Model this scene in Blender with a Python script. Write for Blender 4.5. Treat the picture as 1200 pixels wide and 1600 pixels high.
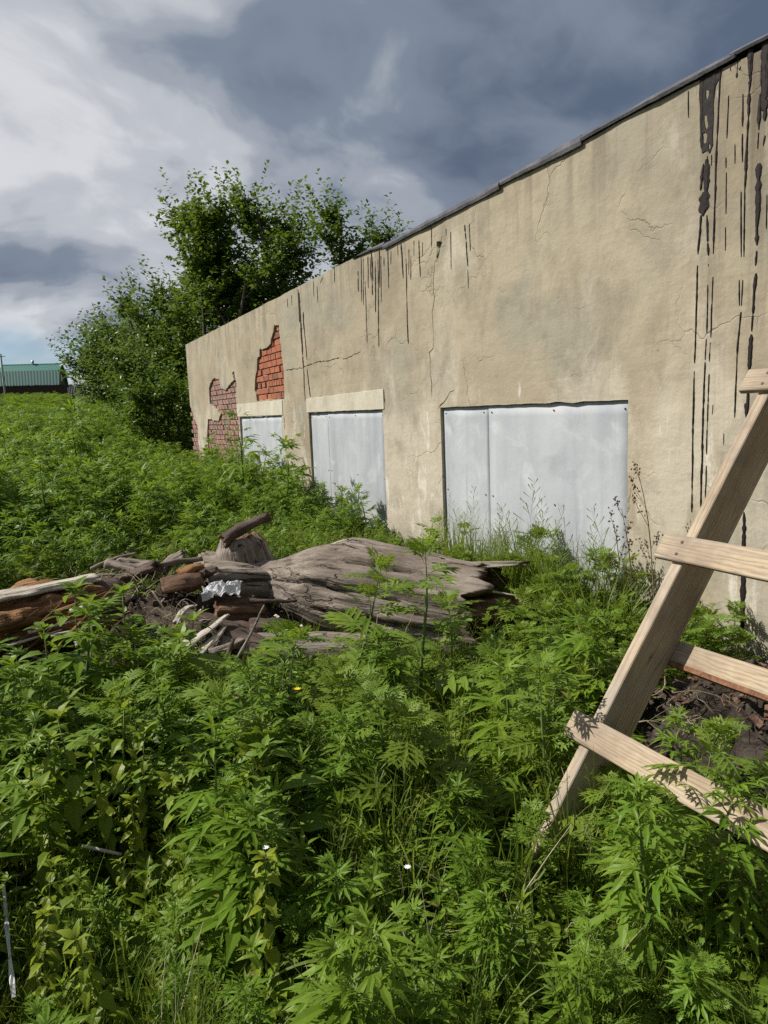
import bpy, bmesh, math, random
import numpy as np
from mathutils import Vector, Matrix, Euler, noise
from mathutils.geometry import delaunay_2d_cdt

for o in list(bpy.data.objects): bpy.data.objects.remove(o)
SC = bpy.context.scene
COL = SC.collection
RAD = math.radians
PI = math.pi

# ------------------------------------------------------------------ camera
CAM_H = 1.65
cam = bpy.data.cameras.new('camera')
cam.sensor_fit = 'VERTICAL'; cam.sensor_height = 36.0; cam.sensor_width = 27.0
cam.lens = 26.0; cam.clip_start = 0.05; cam.clip_end = 4000
camo = bpy.data.objects.new('camera', cam); COL.objects.link(camo)
CX = Vector((0.903153, -0.427489, -0.039595)); CY = Vector((0.093799, 0.106484, 0.989880)); CZ = Vector((-0.418947, -0.897727, 0.136269))
camo.matrix_world = Matrix(((CX.x, CY.x, CZ.x, 0), (CX.y, CY.y, CZ.y, 0), (CX.z, CY.z, CZ.z, CAM_H), (0, 0, 0, 1)))
SC.camera = camo

# ------------------------------------------------------------------ light
SUN_DIR = Vector((-1.0, 0.62, 1.12)).normalized()          # towards the sun
sun = bpy.data.lights.new('sun', 'SUN'); sun.energy = 5.0; sun.angle = RAD(0.55); sun.color = (1.0, 0.955, 0.89)
suno = bpy.data.objects.new('sun', sun); COL.objects.link(suno)
suno.rotation_euler = SUN_DIR.to_track_quat('Z', 'Y').to_euler(); suno.location = (-20, 12, 25)

world = bpy.data.worlds.new('World'); SC.world = world; world.use_nodes = True
def build_world():
    nt = world.node_tree; N = nt.nodes; L = nt.links; N.clear()
    def nd(t, **k):
        n = N.new(t)
        for a, b in k.items(): setattr(n, a, b)
        return n
    def math_(op, a, b=None, c=None, clamp=False):
        n = nd('ShaderNodeMath', operation=op, use_clamp=clamp)
        for i, v in enumerate((a, b, c)):
            if v is None: continue
            if isinstance(v, (int, float)): n.inputs[i].default_value = v
            else: L.new(v, n.inputs[i])
        return n.outputs[0]
    tc = nd('ShaderNodeTexCoord')
    sep = nd('ShaderNodeSeparateXYZ'); L.new(tc.outputs['Generated'], sep.inputs[0])
    x, y, z = sep.outputs
    zz = math_('ADD', math_('MAXIMUM', z, 0.0), 0.36)
    comb = nd('ShaderNodeCombineXYZ')
    L.new(math_('DIVIDE', x, zz), comb.inputs[0]); L.new(math_('DIVIDE', y, zz), comb.inputs[1])
    comb.inputs[2].default_value = 3.7
    def noise_(scale, detail, rough, vec, dist=0.0, off=None):
        if off:
            m = nd('ShaderNodeVectorMath', operation='ADD'); L.new(vec, m.inputs[0]); m.inputs[1].default_value = off; vec = m.outputs[0]
        n = nd('ShaderNodeTexNoise'); n.inputs['Scale'].default_value = scale; n.inputs['Detail'].default_value = detail
        n.inputs['Roughness'].default_value = rough; n.inputs['Distortion'].default_value = dist
        L.new(vec, n.inputs['Vector']); return n
    warp = noise_(1.4, 4, 0.55, comb.outputs[0])
    wv = nd('ShaderNodeVectorMath', operation='MULTIPLY_ADD'); L.new(warp.outputs['Color'], wv.inputs[0])
    wv.inputs[1].default_value = (0.40, 0.40, 0); L.new(comb.outputs[0], wv.inputs[2])
    big = noise_(0.95, 3, 0.5, wv.outputs[0], 0.0, (-6.33, 2.09, 0.0))
    mid = noise_(3.1, 6, 0.52, wv.outputs[0], 0.15, (-5.65, 3.53, 0.0))
    fine = noise_(9.0, 6, 0.55, wv.outputs[0], 0.2)
    d = math_('ADD', math_('MULTIPLY', big.outputs['Fac'], 0.55), math_('MULTIPLY', mid.outputs['Fac'], 0.70)); d = math_('SUBTRACT', d, 0.04)
    vor = nd('ShaderNodeTexVoronoi', feature='SMOOTH_F1'); vor.inputs['Scale'].default_value = 3.4; vor.inputs['Smoothness'].default_value = 0.6; vor.inputs['Detail'].default_value = 2.0; vor.inputs['Roughness'].default_value = 0.5
    L.new(wv.outputs[0], vor.inputs['Vector'])
    d = math_('ADD', d, math_('MULTIPLY', math_('SUBTRACT', vor.outputs['Distance'], 0.85), -0.24))
    d = math_('ADD', d, math_('MULTIPLY', fine.outputs['Fac'], 0.19)); d = math_('SUBTRACT', d, 0.025); d = math_('SUBTRACT', d, 0.07)
    # the storm cloud hangs overhead; towards the sun's side the layer thins out low over the horizon
    sd = nd('ShaderNodeVectorMath', operation='DOT_PRODUCT'); L.new(tc.outputs['Generated'], sd.inputs[0]); sd.inputs[1].default_value = (-0.75, 0.5, -0.3)
    side = math_('MULTIPLY', math_('SUBTRACT', sd.outputs['Value'], -0.02), 0.33)
    d = math_('SUBTRACT', d, side)
    # lower sky: distance blends the layer to pale
    low = nd('ShaderNodeMapRange'); L.new(z, low.inputs[0]); low.inputs[1].default_value = 0.0; low.inputs[2].default_value = 0.30
    low.inputs[3].default_value = 0.12; low.inputs[4].default_value = 0.0
    d = math_('SUBTRACT', d, low.outputs[0])
    ramp = nd('ShaderNodeValToRGB'); L.new(d, ramp.inputs[0]); cr = ramp.color_ramp
    cr.interpolation = 'EASE'
    pts = [(0.33, (8.3, 8.5, 8.9)), (0.43, (6.3, 6.6, 7.2)), (0.52, (4.3, 4.75, 5.5)), (0.61, (2.6, 3.15, 4.05)), (0.84, (1.3, 1.75, 2.6))]
    cr.elements[0].position = pts[0][0]; cr.elements[0].color = (*pts[0][1], 1)
    cr.elements[1].position = pts[-1][0]; cr.elements[1].color = (*pts[-1][1], 1)
    for p, c in pts[1:-1]:
        e = cr.elements.new(p); e.color = (*c, 1)
    sky = nd('ShaderNodeTexSky', sky_type='NISHITA'); sky.sun_disc = False
    sky.sun_elevation = math.asin(SUN_DIR.z); sky.sun_rotation = math.atan2(SUN_DIR.x, SUN_DIR.y)
    sky.air_density = 1.0; sky.dust_density = 0.0; sky.ozone_density = 5.0
    # openings of clear sky low over the horizon
    hole = noise_(1.3, 4, 0.55, wv.outputs[0], 0.0, (4.0, 2.5, 0))
    band = nd('ShaderNodeMapRange'); band.interpolation_type = 'SMOOTHSTEP'; L.new(z, band.inputs[0]); band.inputs[1].default_value = 0.13; band.inputs[2].default_value = 0.20
    band.inputs[3].default_value = 0.20; band.inputs[4].default_value = 0.0
    hv = math_('ADD', hole.outputs['Fac'], band.outputs[0])
    hm = nd('ShaderNodeMapRange'); hm.interpolation_type = 'SMOOTHSTEP'; L.new(hv, hm.inputs[0]); hm.inputs[1].default_value = 0.70; hm.inputs[2].default_value = 0.86
    mix = nd('ShaderNodeMix', data_type='RGBA'); L.new(hm.outputs[0], mix.inputs[0]); L.new(ramp.outputs[0], mix.inputs[6]); L.new(sky.outputs[0], mix.inputs[7])
    bg = nd('ShaderNodeBackground'); bg.inputs[1].default_value = 0.063; L.new(mix.outputs[2], bg.inputs[0])
    out = nd('ShaderNodeOutputWorld'); L.new(bg.outputs[0], out.inputs[0])
build_world()

SC.view_settings.view_transform = 'Standard'; SC.view_settings.look = 'None'
SC.view_settings.exposure = 0.35; SC.view_settings.gamma = 1.0; SC.view_settings.use_curve_mapping = False
SC.render.engine = 'CYCLES'
SC.cycles.use_denoising = False
SC.cycles.max_bounces = 8; SC.cycles.diffuse_bounces = 3; SC.cycles.glossy_bounces = 2
SC.cycles.transmission_bounces = 4; SC.cycles.transparent_max_bounces = 4
SC.cycles.sample_clamp_indirect = 4.0

# ------------------------------------------------------------------ helpers
def tag(o, label=None, cat=None, group=None, kind=None):
    if label: o['label'] = label
    if cat: o['category'] = cat
    if group: o['group'] = group
    if kind: o['kind'] = kind
    return o

def link(name, me, parent=None, mat=None, loc=None, rot=None):
    o = bpy.data.objects.new(name, me); COL.objects.link(o)
    if mat is not None and me is not None:
        me.materials.clear(); me.materials.append(mat)
    if parent is not None: o.parent = parent
    if loc is not None: o.location = loc
    if rot is not None: o.rotation_euler = rot
    return o

def empty(name, loc=(0, 0, 0), rot=(0, 0, 0)):
    o = bpy.data.objects.new(name, None); COL.objects.link(o); o.location = loc; o.rotation_euler = rot
    o.empty_display_size = 0.1
    return o

def mesh(name, v, f, smooth=False):
    me = bpy.data.meshes.new(name)
    me.from_pydata([tuple(p) for p in v], [], [tuple(q) for q in f]); me.update()
    if smooth: me.polygons.foreach_set('use_smooth', [True] * len(me.polygons))
    return me

def fnoise(x, y, z=0.0, s=1.0): return noise.noise(Vector((x * s, y * s, z * s)))
def fbm(x, y, z=0.0, s=1.0, o=4):
    v = 0; a = 1.0; t = 0
    for i in range(o):
        v += a * noise.noise(Vector((x * s, y * s, z * s + i * 7.3))); t += a; a *= 0.5; s *= 2.0
    return v / t

def ground_z(x, y):
    yy = min(y, 112.0)
    r = 0.0545 * ((math.sqrt((yy - 13) ** 2 + 25) + (yy - 13)) / 2)
    if y > 112: r -= 0.01 * (y - 112)
    return r - 0.13 + 0.05 * fbm(x, y, 0.0, 0.45, 3)

def box_data(sx, sy, sz, cx=0, cy=0, cz=0):
    v = [(cx + a * sx / 2, cy + b * sy / 2, cz + c * sz / 2) for a in (-1, 1) for b in (-1, 1) for c in (-1, 1)]
    f = [(0, 1, 3, 2), (4, 6, 7, 5), (0, 4, 5, 1), (2, 3, 7, 6), (0, 2, 6, 4), (1, 5, 7, 3)]
    return v, f

def bev_box(name, sx, sy, sz, b=0.004, seg=1, seed=0, jit=0.0, cuts=0):
    bm = bmesh.new()
    v, f = box_data(sx, sy, sz)
    vs = [bm.verts.new(p) for p in v]
    for q in f: bm.faces.new([vs[i] for i in q])
    bmesh.ops.recalc_face_normals(bm, faces=bm.faces)
    if cuts: bmesh.ops.subdivide_edges(bm, edges=bm.edges[:], cuts=cuts, use_grid_fill=True)
    if jit:
        r = random.Random(seed)
        for q in bm.verts: q.co += Vector((r.uniform(-jit, jit), r.uniform(-jit, jit), r.uniform(-jit, jit)))
    if b:
        es = [e for e in bm.edges if len(e.link_faces) == 2 and e.calc_face_angle(0) > 0.6]
        bmesh.ops.bevel(bm, geom=es, offset=b, segments=seg, affect='EDGES')
    me = bpy.data.meshes.new(name); bm.to_mesh(me); bm.free()
    return me

def tube(pts, radii, n=6, cap=True, start=0):
    v = []; f = []
    pts = [Vector(p) for p in pts]
    up = None
    for i, p in enumerate(pts):
        t = (pts[min(i + 1, len(pts) - 1)] - pts[max(i - 1, 0)])
        t = t.normalized() if t.length > 1e-9 else Vector((0, 0, 1))
        if up is None:
            up = Vector((1, 0, 0)) if abs(t.x) < 0.9 else Vector((0, 1, 0))
        a = (up - t * up.dot(t)).normalized(); b = t.cross(a); up = a
        for k in range(n):
            c = 2 * PI * k / n
            v.append(p + (a * math.cos(c) + b * math.sin(c)) * radii[i])
    for i in range(len(pts) - 1):
        for k in range(n):
            q = (k + 1) % n
            f.append((start + i * n + k, start + i * n + q, start + (i + 1) * n + q, start + (i + 1) * n + k))
    if cap:
        f.append(tuple(start + k for k in reversed(range(n))))
        f.append(tuple(start + (len(pts) - 1) * n + k for k in range(n)))
    return v, f

# ------------------------------------------------------------------ materials
class M:
    def __init__(s, name, rough=0.8, spec=0.3):
        s.m = bpy.data.materials.new(name); s.m.use_nodes = True
        s.nt = s.m.node_tree; s.N = s.nt.nodes; s.L = s.nt.links
        s.p = s.N['Principled BSDF']; s.p.inputs['Roughness'].default_value = rough
        s.p.inputs['Specular IOR Level'].default_value = spec
        s.tc = s.N.new('ShaderNodeTexCoord')
    def nd(s, t, **k):
        n = s.N.new(t)
        for a, b in k.items(): setattr(n, a, b)
        return n
    def vec(s, scale=(1, 1, 1), space='Object', off=(0, 0, 0), rot=(0, 0, 0)):
        m = s.nd('ShaderNodeMapping'); m.inputs['Scale'].default_value = scale; m.inputs['Location'].default_value = off
        m.inputs['Rotation'].default_value = rot
        s.L.new(s.tc.outputs[space], m.inputs[0]); return m.outputs[0]
    def noise(s, scale=5, detail=4, rough=0.55, vec=None, dist=0.0):
        n = s.nd('ShaderNodeTexNoise'); n.inputs['Scale'].default_value = scale; n.inputs['Detail'].default_value = detail
        n.inputs['Roughness'].default_value = rough; n.inputs['Distortion'].default_value = dist
        s.L.new(vec if vec is not None else s.vec(), n.inputs['Vector']); return n.outputs['Fac']
    def ramp(s, fac, pts, interp='LINEAR'):
        r = s.nd('ShaderNodeValToRGB'); s.L.new(fac, r.inputs[0]); c = r.color_ramp; c.interpolation = interp
        def col(q): return (q, q, q, 1) if isinstance(q, (int, float)) else (*q, 1)
        c.elements[0].position = pts[0][0]; c.elements[0].color = col(pts[0][1])
        c.elements[1].position = pts[-1][0]; c.elements[1].color = col(pts[-1][1])
        for p, q in pts[1:-1]:
            e = c.elements.new(p); e.color = col(q)
        return r.outputs[0]
    def mix(s, fac, a, b, mode='MIX'):
        n = s.nd('ShaderNodeMix', data_type='RGBA', blend_type=mode)
        for i, v in ((0, fac), (6, a), (7, b)):
            if isinstance(v, (int, float)): n.inputs[i].default_value = v
            elif isinstance(v, tuple): n.inputs[i].default_value = (*v, 1)
            else: s.L.new(v, n.inputs[i])
        return n.outputs[2]
    def math(s, op, a, b=None, clamp=False):
        n = s.nd('ShaderNodeMath', operation=op, use_clamp=clamp)
        for i, v in enumerate((a, b)):
            if v is None: continue
            if isinstance(v, (int, float)): n.inputs[i].default_value = v
            else: s.L.new(v, n.inputs[i])
        return n.outputs[0]
    def color(s, c):
        if isinstance(c, tuple): s.p.inputs['Base Color'].default_value = (*c, 1)
        else: s.L.new(c, s.p.inputs['Base Color'])
        return s
    def bump(s, h, strength=0.3, dist=0.01):
        b = s.nd('ShaderNodeBump'); b.inputs['Strength'].default_value = strength; b.inputs['Distance'].default_value = dist
        s.L.new(h, b.inputs['Height']); s.L.new(b.outputs[0], s.p.inputs['Normal']); return s

def mat_leaf(name, a, b, yellow=(0.20, 0.24, 0.03), trans=0.40, rough=0.45, instvar=0.35, dead=0.0):
    m = M(name, rough, 0.22)
    a, b, yellow = (tuple(q * 1.12 for q in w) for w in (a, b, yellow))
    geo = m.nd('ShaderNodeNewGeometry'); oi = m.nd('ShaderNodeObjectInfo')
    c = m.mix(geo.outputs['Random Per Island'], a, b)
    yv = m.ramp(oi.outputs['Random'], [(0.45, 0.0), (1.0, instvar)])
    c = m.mix(yv, c, yellow)
    n = m.noise(3.0, 2, 0.5, m.vec())
    c = m.mix(m.ramp(n, [(0.35, 0.0), (0.7, 0.45)]), c, b)
    if dead:
        dm = m.ramp(geo.outputs['Random Per Island'], [(1.0 - dead, 0.0), (1.0 - dead + 0.01, 1.0)])
        c = m.mix(dm, c, (0.30, 0.24, 0.08))
    m.color(c)
    tr = m.nd('ShaderNodeBsdfTranslucent')
    tcol = m.mix(0.5, c, (0.32, 0.42, 0.03)); m.L.new(tcol, tr.inputs[0])
    ms = m.nd('ShaderNodeMixShader'); ms.inputs[0].default_value = trans
    m.L.new(m.p.outputs[0], ms.inputs[1]); m.L.new(tr.outputs[0], ms.inputs[2])
    m.L.new(ms.outputs[0], m.N['Material Output'].inputs[0])
    return m.m

MAT = {}
def make_materials():
    # --- plaster of the wall
    m = M('plaster', 0.93, 0.15)
    base = m.ramp(m.noise(0.55, 5, 0.6, m.vec((1, 1, 1.1))), [(0.30, (0.240, 0.200, 0.138)), (0.43, (0.312, 0.265, 0.187)), (0.55, (0.352, 0.302, 0.216)), (0.70, (0.280, 0.256, 0.188))])
    green = m.ramp(m.noise(0.9, 4, 0.5, m.vec((1, 1, 1), off=(3, 8, 2))), [(0.52, 0.0), (0.66, 0.55)])
    c = m.mix(green, base, (0.225, 0.225, 0.18))
    # pale worn patches, stronger low on the wall where the paint has washed away
    sep = m.nd('ShaderNodeSeparateXYZ'); m.L.new(m.tc.outputs['Object'], sep.inputs[0])
    lowm = m.ramp(m.math('MULTIPLY', sep.outputs[2], 0.3), [(0.10, 0.40), (0.45, 0.30), (0.66, 0.0)])
    worn = m.noise(1.7, 6, 0.62, m.vec((1, 1, 0.55), off=(1, 5, 0)), 0.3)
    wm = m.ramp(m.math('ADD', worn, m.math('MULTIPLY', lowm, 0.55)), [(0.58, 0.0), (0.72, 0.8)])
    c = m.mix(wm, c, (0.44, 0.395, 0.31))
    whit = m.noise(4.5, 6, 0.7, m.vec((1, 1, 0.45), off=(9, 1, 0)), 0.5)
    whm = m.ramp(m.math('ADD', whit, m.math('MULTIPLY', lowm, 0.38)), [(0.70, 0.0), (0.77, 0.9)])
    c = m.mix(whm, c, (0.55, 0.51, 0.435))
    # vertical rain streaks under the roof edge
    st = m.noise(7.0, 4, 0.6, m.vec((1, 1, 0.05), off=(0, 2, 0)))
    topm = m.ramp(m.math('MULTIPLY', sep.outputs[2], 0.3), [(0.80, 0.0), (1.01, 0.85)])
    sm = m.math('MULTIPLY', m.ramp(st, [(0.50, 0.0), (0.66, 1.0)]), topm)
    c = m.mix(m.math('MULTIPLY', sm, 0.75), c, (0.17, 0.145, 0.11))
    grime = m.ramp(m.noise(2.6, 6, 0.7, m.vec((1, 1, 0.8), off=(4, 4, 7)), 0.4), [(0.47, 0.0), (0.70, 0.6)])
    c = m.mix(grime, c, (0.175, 0.155, 0.115))
    # tarry brown stain around the runs at the near end of the wall
    ty = m.ramp(m.math('MULTIPLY', sep.outputs[1], 0.1), [(0.20, 0.8), (0.30, 0.7), (0.335, 0.0)])
    ts = m.ramp(m.noise(9.0, 5, 0.65, m.vec((1, 1, 0.035), off=(6, 1, 0)), 0.2), [(0.46, 0.0), (0.64, 0.8)])
    tz = m.ramp(m.math('MULTIPLY', sep.outputs[2], 0.3), [(0.35, 0.25), (0.95, 1.0)])
    c = m.mix(m.math('MULTIPLY', m.math('MULTIPLY', ty, ts), tz), c, (0.085, 0.068, 0.052))
    # damp, splashed foot of the wall
    ft = m.math('MULTIPLY', m.ramp(m.math('MULTIPLY', sep.outputs[2], 0.3), [(0.04, 0.8), (0.17, 0.0)]), m.ramp(m.noise(3.0, 5, 0.6, m.vec(off=(8, 3, 2))), [(0.35, 0.2), (0.6, 1.0)]))
    c = m.mix(ft, c, (0.15, 0.14, 0.10))
    # small pits and specks
    vo = m.nd('ShaderNodeTexVoronoi'); vo.inputs['Scale'].default_value = 9; m.L.new(m.vec((1, 1, 1)), vo.inputs[0])
    vm = m.ramp(vo.outputs['Distance'], [(0.035, 0.8), (0.06, 0.0)])
    gate = m.ramp(m.noise(2.0, 2, 0.5, m.vec(off=(7, 7, 7))), [(0.5, 0.0), (0.55, 1.0)])
    c = m.mix(m.math('MULTIPLY', vm, gate), c, (0.14, 0.12, 0.09))
    # hairline crazing
    v2 = m.nd('ShaderNodeTexVoronoi', feature='DISTANCE_TO_EDGE'); v2.inputs['Scale'].default_value = 1.25
    wn = m.nd('ShaderNodeTexNoise'); wn.inputs['Scale'].default_value = 3.0; wn.inputs['Detail'].default_value = 5; m.L.new(m.vec(), wn.inputs[0])
    vv = m.nd('ShaderNodeVectorMath', operation='MULTIPLY_ADD'); m.L.new(wn.outputs['Color'], vv.inputs[0]); vv.inputs[1].default_value = (0.5, 0.5, 0.5); m.L.new(m.vec((1, 1, 1.7)), vv.inputs[2])
    m.L.new(vv.outputs[0], v2.inputs[0])
    gate2 = m.ramp(m.noise(1.1, 3, 0.5, m.vec(off=(2, 3, 1))), [(0.50, 0.0), (0.60, 1.0)])
    hair = m.math('MULTIPLY', m.ramp(v2.outputs['Distance'], [(0.0, 0.8), (0.012, 0.0)]), gate2)
    c = m.mix(m.math('MULTIPLY', hair, 0.65), c, (0.20, 0.17, 0.12))
    m.color(c)
    h1 = m.noise(14, 8, 0.68, m.vec()); h2 = m.noise(2.5, 3, 0.5, m.vec((1, 1, 2.2)))
    h = m.math('ADD', m.math('MULTIPLY', h1, 0.5), m.math('MULTIPLY', h2, 0.9))
    h = m.math('SUBTRACT', h, m.math('MULTIPLY', hair, 0.5)); h = m.math('SUBTRACT', h, m.math('MULTIPLY', whm, 0.12))
    bt = m.nd('ShaderNodeTexBrick'); cb = m.nd('ShaderNodeCombineXYZ'); m.L.new(sep.outputs[1], cb.inputs[0]); m.L.new(sep.outputs[2], cb.inputs[1])
    wv2 = m.nd('ShaderNodeVectorMath', operation='MULTIPLY_ADD'); m.L.new(wn.outputs['Color'], wv2.inputs[0]); wv2.inputs[1].default_value = (0.05, 0.05, 0); m.L.new(cb.outputs[0], wv2.inputs[2])
    m.L.new(wv2.outputs[0], bt.inputs['Vector']); bt.inputs['Scale'].default_value = 1.0; bt.inputs['Brick Width'].default_value = 0.26; bt.inputs['Row Height'].default_value = 0.154
    bt.inputs['Mortar Size'].default_value = 0.02; bt.inputs['Mortar Smooth'].default_value = 1.0
    gb = m.ramp(m.noise(0.8, 3, 0.5, m.vec(off=(1, 9, 4))), [(0.52, 0.0), (0.70, 0.07)])
    h = m.math('SUBTRACT', h, m.math('MULTIPLY', bt.outputs['Fac'], gb))
    m.bump(h, 0.6, 0.022); MAT['plaster'] = m.m
    # --- pale lintel plaster
    m = M('lintel_plaster', 0.93, 0.15)
    c = m.ramp(m.noise(3.0, 6, 0.6, m.vec((1, 1, 0.7))), [(0.3, (0.37, 0.33, 0.25)), (0.55, (0.47, 0.435, 0.35)), (0.75, (0.53, 0.50, 0.42))])
    m.color(c).bump(m.noise(16, 7, 0.65), 0.4, 0.015); MAT['lintel'] = m.m
    # --- brick, mortar
    m = M('brick', 0.92, 0.15)
    oi = m.nd('ShaderNodeObjectInfo')
    c = m.ramp(oi.outputs['Random'], [(0.0, (0.27, 0.095, 0.055)), (0.35, (0.35, 0.125, 0.068)), (0.7, (0.30, 0.105, 0.06)), (0.88, (0.25, 0.10, 0.06)), (1.0, (0.11, 0.07, 0.06))])
    c = m.mix(m.ramp(m.noise(18, 5, 0.65), [(0.5, 0.0), (0.75, 0.45)]), c, (0.38, 0.22, 0.15))
    m.color(c).bump(m.noise(45, 6, 0.7), 0.7, 0.01); MAT['brick'] = m.m
    m = M('weathered_brick', 0.94, 0.1)
    oi = m.nd('ShaderNodeObjectInfo')
    c = m.ramp(oi.outputs['Random'], [(0.0, (0.19, 0.10, 0.085)), (0.5, (0.28, 0.14, 0.11)), (1.0, (0.14, 0.10, 0.09))])
    c = m.mix(m.ramp(m.noise(14, 5, 0.65), [(0.42, 0.0), (0.7, 0.75)]), c, (0.42, 0.35, 0.29))
    m.color(c).bump(m.noise(45, 6, 0.7), 0.7, 0.012); MAT['brick_old'] = m.m
    m = M('mortar', 0.95, 0.1)
    m.color(m.ramp(m.noise(9, 5, 0.6), [(0.3, (0.13, 0.11, 0.09)), (0.7, (0.30, 0.26, 0.21))])).bump(m.noise(60, 5, 0.7), 0.8, 0.01); MAT['mortar'] = m.m
    # --- painted sheet metal
    m = M('painted_sheet', 0.8, 0.2)
    c = m.ramp(m.noise(3.0, 5, 0.55, m.vec((1, 1, 0.14))), [(0.32, (0.295, 0.315, 0.335)), (0.5, (0.36, 0.38, 0.395)), (0.7, (0.41, 0.425, 0.435))])
    c = m.mix(m.ramp(m.noise(2.0, 6, 0.62, m.vec(off=(3, 1, 4)), 0.6), [(0.54, 0.0), (0.66, 0.6)]), c, (0.48, 0.492, 0.497))
    c = m.mix(m.ramp(m.noise(2.6, 5, 0.6, m.vec(off=(6, 5, 2)), 0.4), [(0.56, 0.0), (0.72, 0.55)]), c, (0.245, 0.268, 0.29))
    fl = m.ramp(m.noise(26, 6, 0.75, m.vec((1, 1, 0.5))), [(0.68, 0.0), (0.72, 0.6)])
    c = m.mix(fl, c, (0.30, 0.31, 0.32))
    rst = m.math('MULTIPLY', m.ramp(m.noise(9, 5, 0.6, m.vec((1, 1, 0.07), off=(5, 0, 0))), [(0.62, 0.0), (0.74, 0.4)]), 1.0)
    c = m.mix(rst, c, (0.25, 0.235, 0.22))
    sps = m.nd('ShaderNodeSeparateXYZ'); m.L.new(m.tc.outputs['Object'], sps.inputs[0])
    spl = m.math('MULTIPLY', m.ramp(m.math('MULTIPLY', sps.outputs[2], 0.5), [(0.10, 1.0), (0.42, 0.0)]), m.ramp(m.noise(5, 6, 0.65, m.vec(off=(1, 1, 1))), [(0.40, 0.0), (0.62, 0.8)]))
    c = m.mix(spl, c, (0.24, 0.22, 0.19))
    m.color(c).bump(m.math('ADD', m.noise(1.6, 3, 0.5), m.math('MULTIPLY', m.noise(30, 3, 0.6), 0.06)), 0.35, 0.05); MAT['sheet'] = m.m
    m = M('screw_rust', 0.7, 0.4); m.color((0.07, 0.045, 0.03)); MAT['screw'] = m.m
    # --- roofing felt, tar
    m = M('roofing_felt', 0.85, 0.25)
    c = m.ramp(m.noise(6, 6, 0.65), [(0.3, (0.055, 0.055, 0.065)), (0.6, (0.115, 0.113, 0.125)), (0.8, (0.18, 0.175, 0.18))])
    m.color(c).bump(m.noise(50, 5, 0.7), 0.6, 0.01); MAT['felt'] = m.m
    m = M('tar', 0.7, 0.2); m.color(m.ramp(m.noise(14, 5, 0.6), [(0.3, (0.008, 0.006, 0.0055)), (0.75, (0.026, 0.019, 0.017))])).bump(m.noise(60, 4, 0.6), 0.5, 0.004); MAT['tar'] = m.m
    # --- new pine
    m = M('pine_board', 0.72, 0.3)
    wv = m.nd('ShaderNodeTexWave', wave_type='RINGS', rings_direction='X'); wv.inputs['Scale'].default_value = 30; wv.inputs['Distortion'].default_value = 9.0
    wv.inputs['Detail'].default_value = 4; wv.inputs['Detail Scale'].default_value = 0.9; wv.inputs['Detail Roughness'].default_value = 0.65
    oi = m.nd('ShaderNodeObjectInfo'); ov = m.nd('ShaderNodeVectorMath', operation='MULTIPLY_ADD'); m.L.new(oi.outputs['Random'], ov.inputs[0]); ov.inputs[1].default_value = (3.0, 0.05, 0.08); m.L.new(m.vec((0.16, 1, 1), off=(0.0, 0.09, -0.14)), ov.inputs[2]); m.L.new(ov.outputs[0], wv.inputs[0])
    grain = m.ramp(wv.outputs['Fac'], [(0.15, (0.385, 0.30, 0.195)), (0.6, (0.345, 0.262, 0.165)), (0.98, (0.25, 0.18, 0.105))])
    c = m.mix(m.ramp(m.noise(7, 5, 0.6, m.vec((0.25, 1, 1))), [(0.4, 0.0), (0.75, 0.6)]), grain, (0.40, 0.345, 0.275))
    c = m.mix(m.ramp(m.noise(3.0, 5, 0.65, m.vec(off=(2, 4, 1))), [(0.44, 0.0), (0.66, 0.8)]), c, (0.19, 0.145, 0.105))
    fib = m.noise(40, 4, 0.7, m.vec((0.03, 1, 1)))
    c = m.mix(m.ramp(fib, [(0.52, 0.0), (0.70, 0.6)]), c, (0.21, 0.145, 0.095))
    grey = m.ramp(m.noise(4.5, 6, 0.7, m.vec((0.35, 1, 1), off=(7, 1, 3))), [(0.46, 0.0), (0.64, 0.75)])
    c = m.mix(grey, c, (0.30, 0.265, 0.225))
    spl = m.nd('ShaderNodeTexNoise'); spl.inputs['Scale'].default_value = 11; spl.inputs['Detail'].default_value = 2; m.L.new(m.vec((0.05, 1, 1), off=(1, 2, 5)), spl.inputs[0])
    ck = m.math('MULTIPLY', m.ramp(m.math('ABSOLUTE', m.math('SUBTRACT', spl.outputs['Fac'], 0.5)), [(0.0, 1.0), (0.007, 0.0)]), m.ramp(m.noise(2.2, 2, 0.5, m.vec(off=(3, 3, 8))), [(0.5, 0.0), (0.56, 1.0)]))
    c = m.mix(m.math('MULTIPLY', ck, 0.8), c, (0.06, 0.04, 0.03))
    vo = m.nd('ShaderNodeTexVoronoi'); vo.inputs['Scale'].default_value = 3.4; m.L.new(m.vec((0.55, 1, 1), off=(0.3, 0.2, 0.1)), vo.inputs[0])
    c = m.mix(m.ramp(vo.outputs['Distance'], [(0.07, 0.9), (0.11, 0.0)]), c, (0.12, 0.06, 0.03))
    m.color(c).bump(m.math('ADD', m.math('MULTIPLY', fib, 0.6), m.noise(12, 4, 0.6)), 0.35, 0.006); MAT['pine'] = m.m
    m = M('pine_bark', 0.9, 0.2); m.color(m.ramp(m.noise(22, 5, 0.7), [(0.3, (0.10, 0.05, 0.03)), (0.6, (0.26, 0.13, 0.07)), (0.8, (0.42, 0.27, 0.16))])).bump(m.noise(40, 5, 0.7), 0.8, 0.02); MAT['pine_bark'] = m.m
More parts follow.
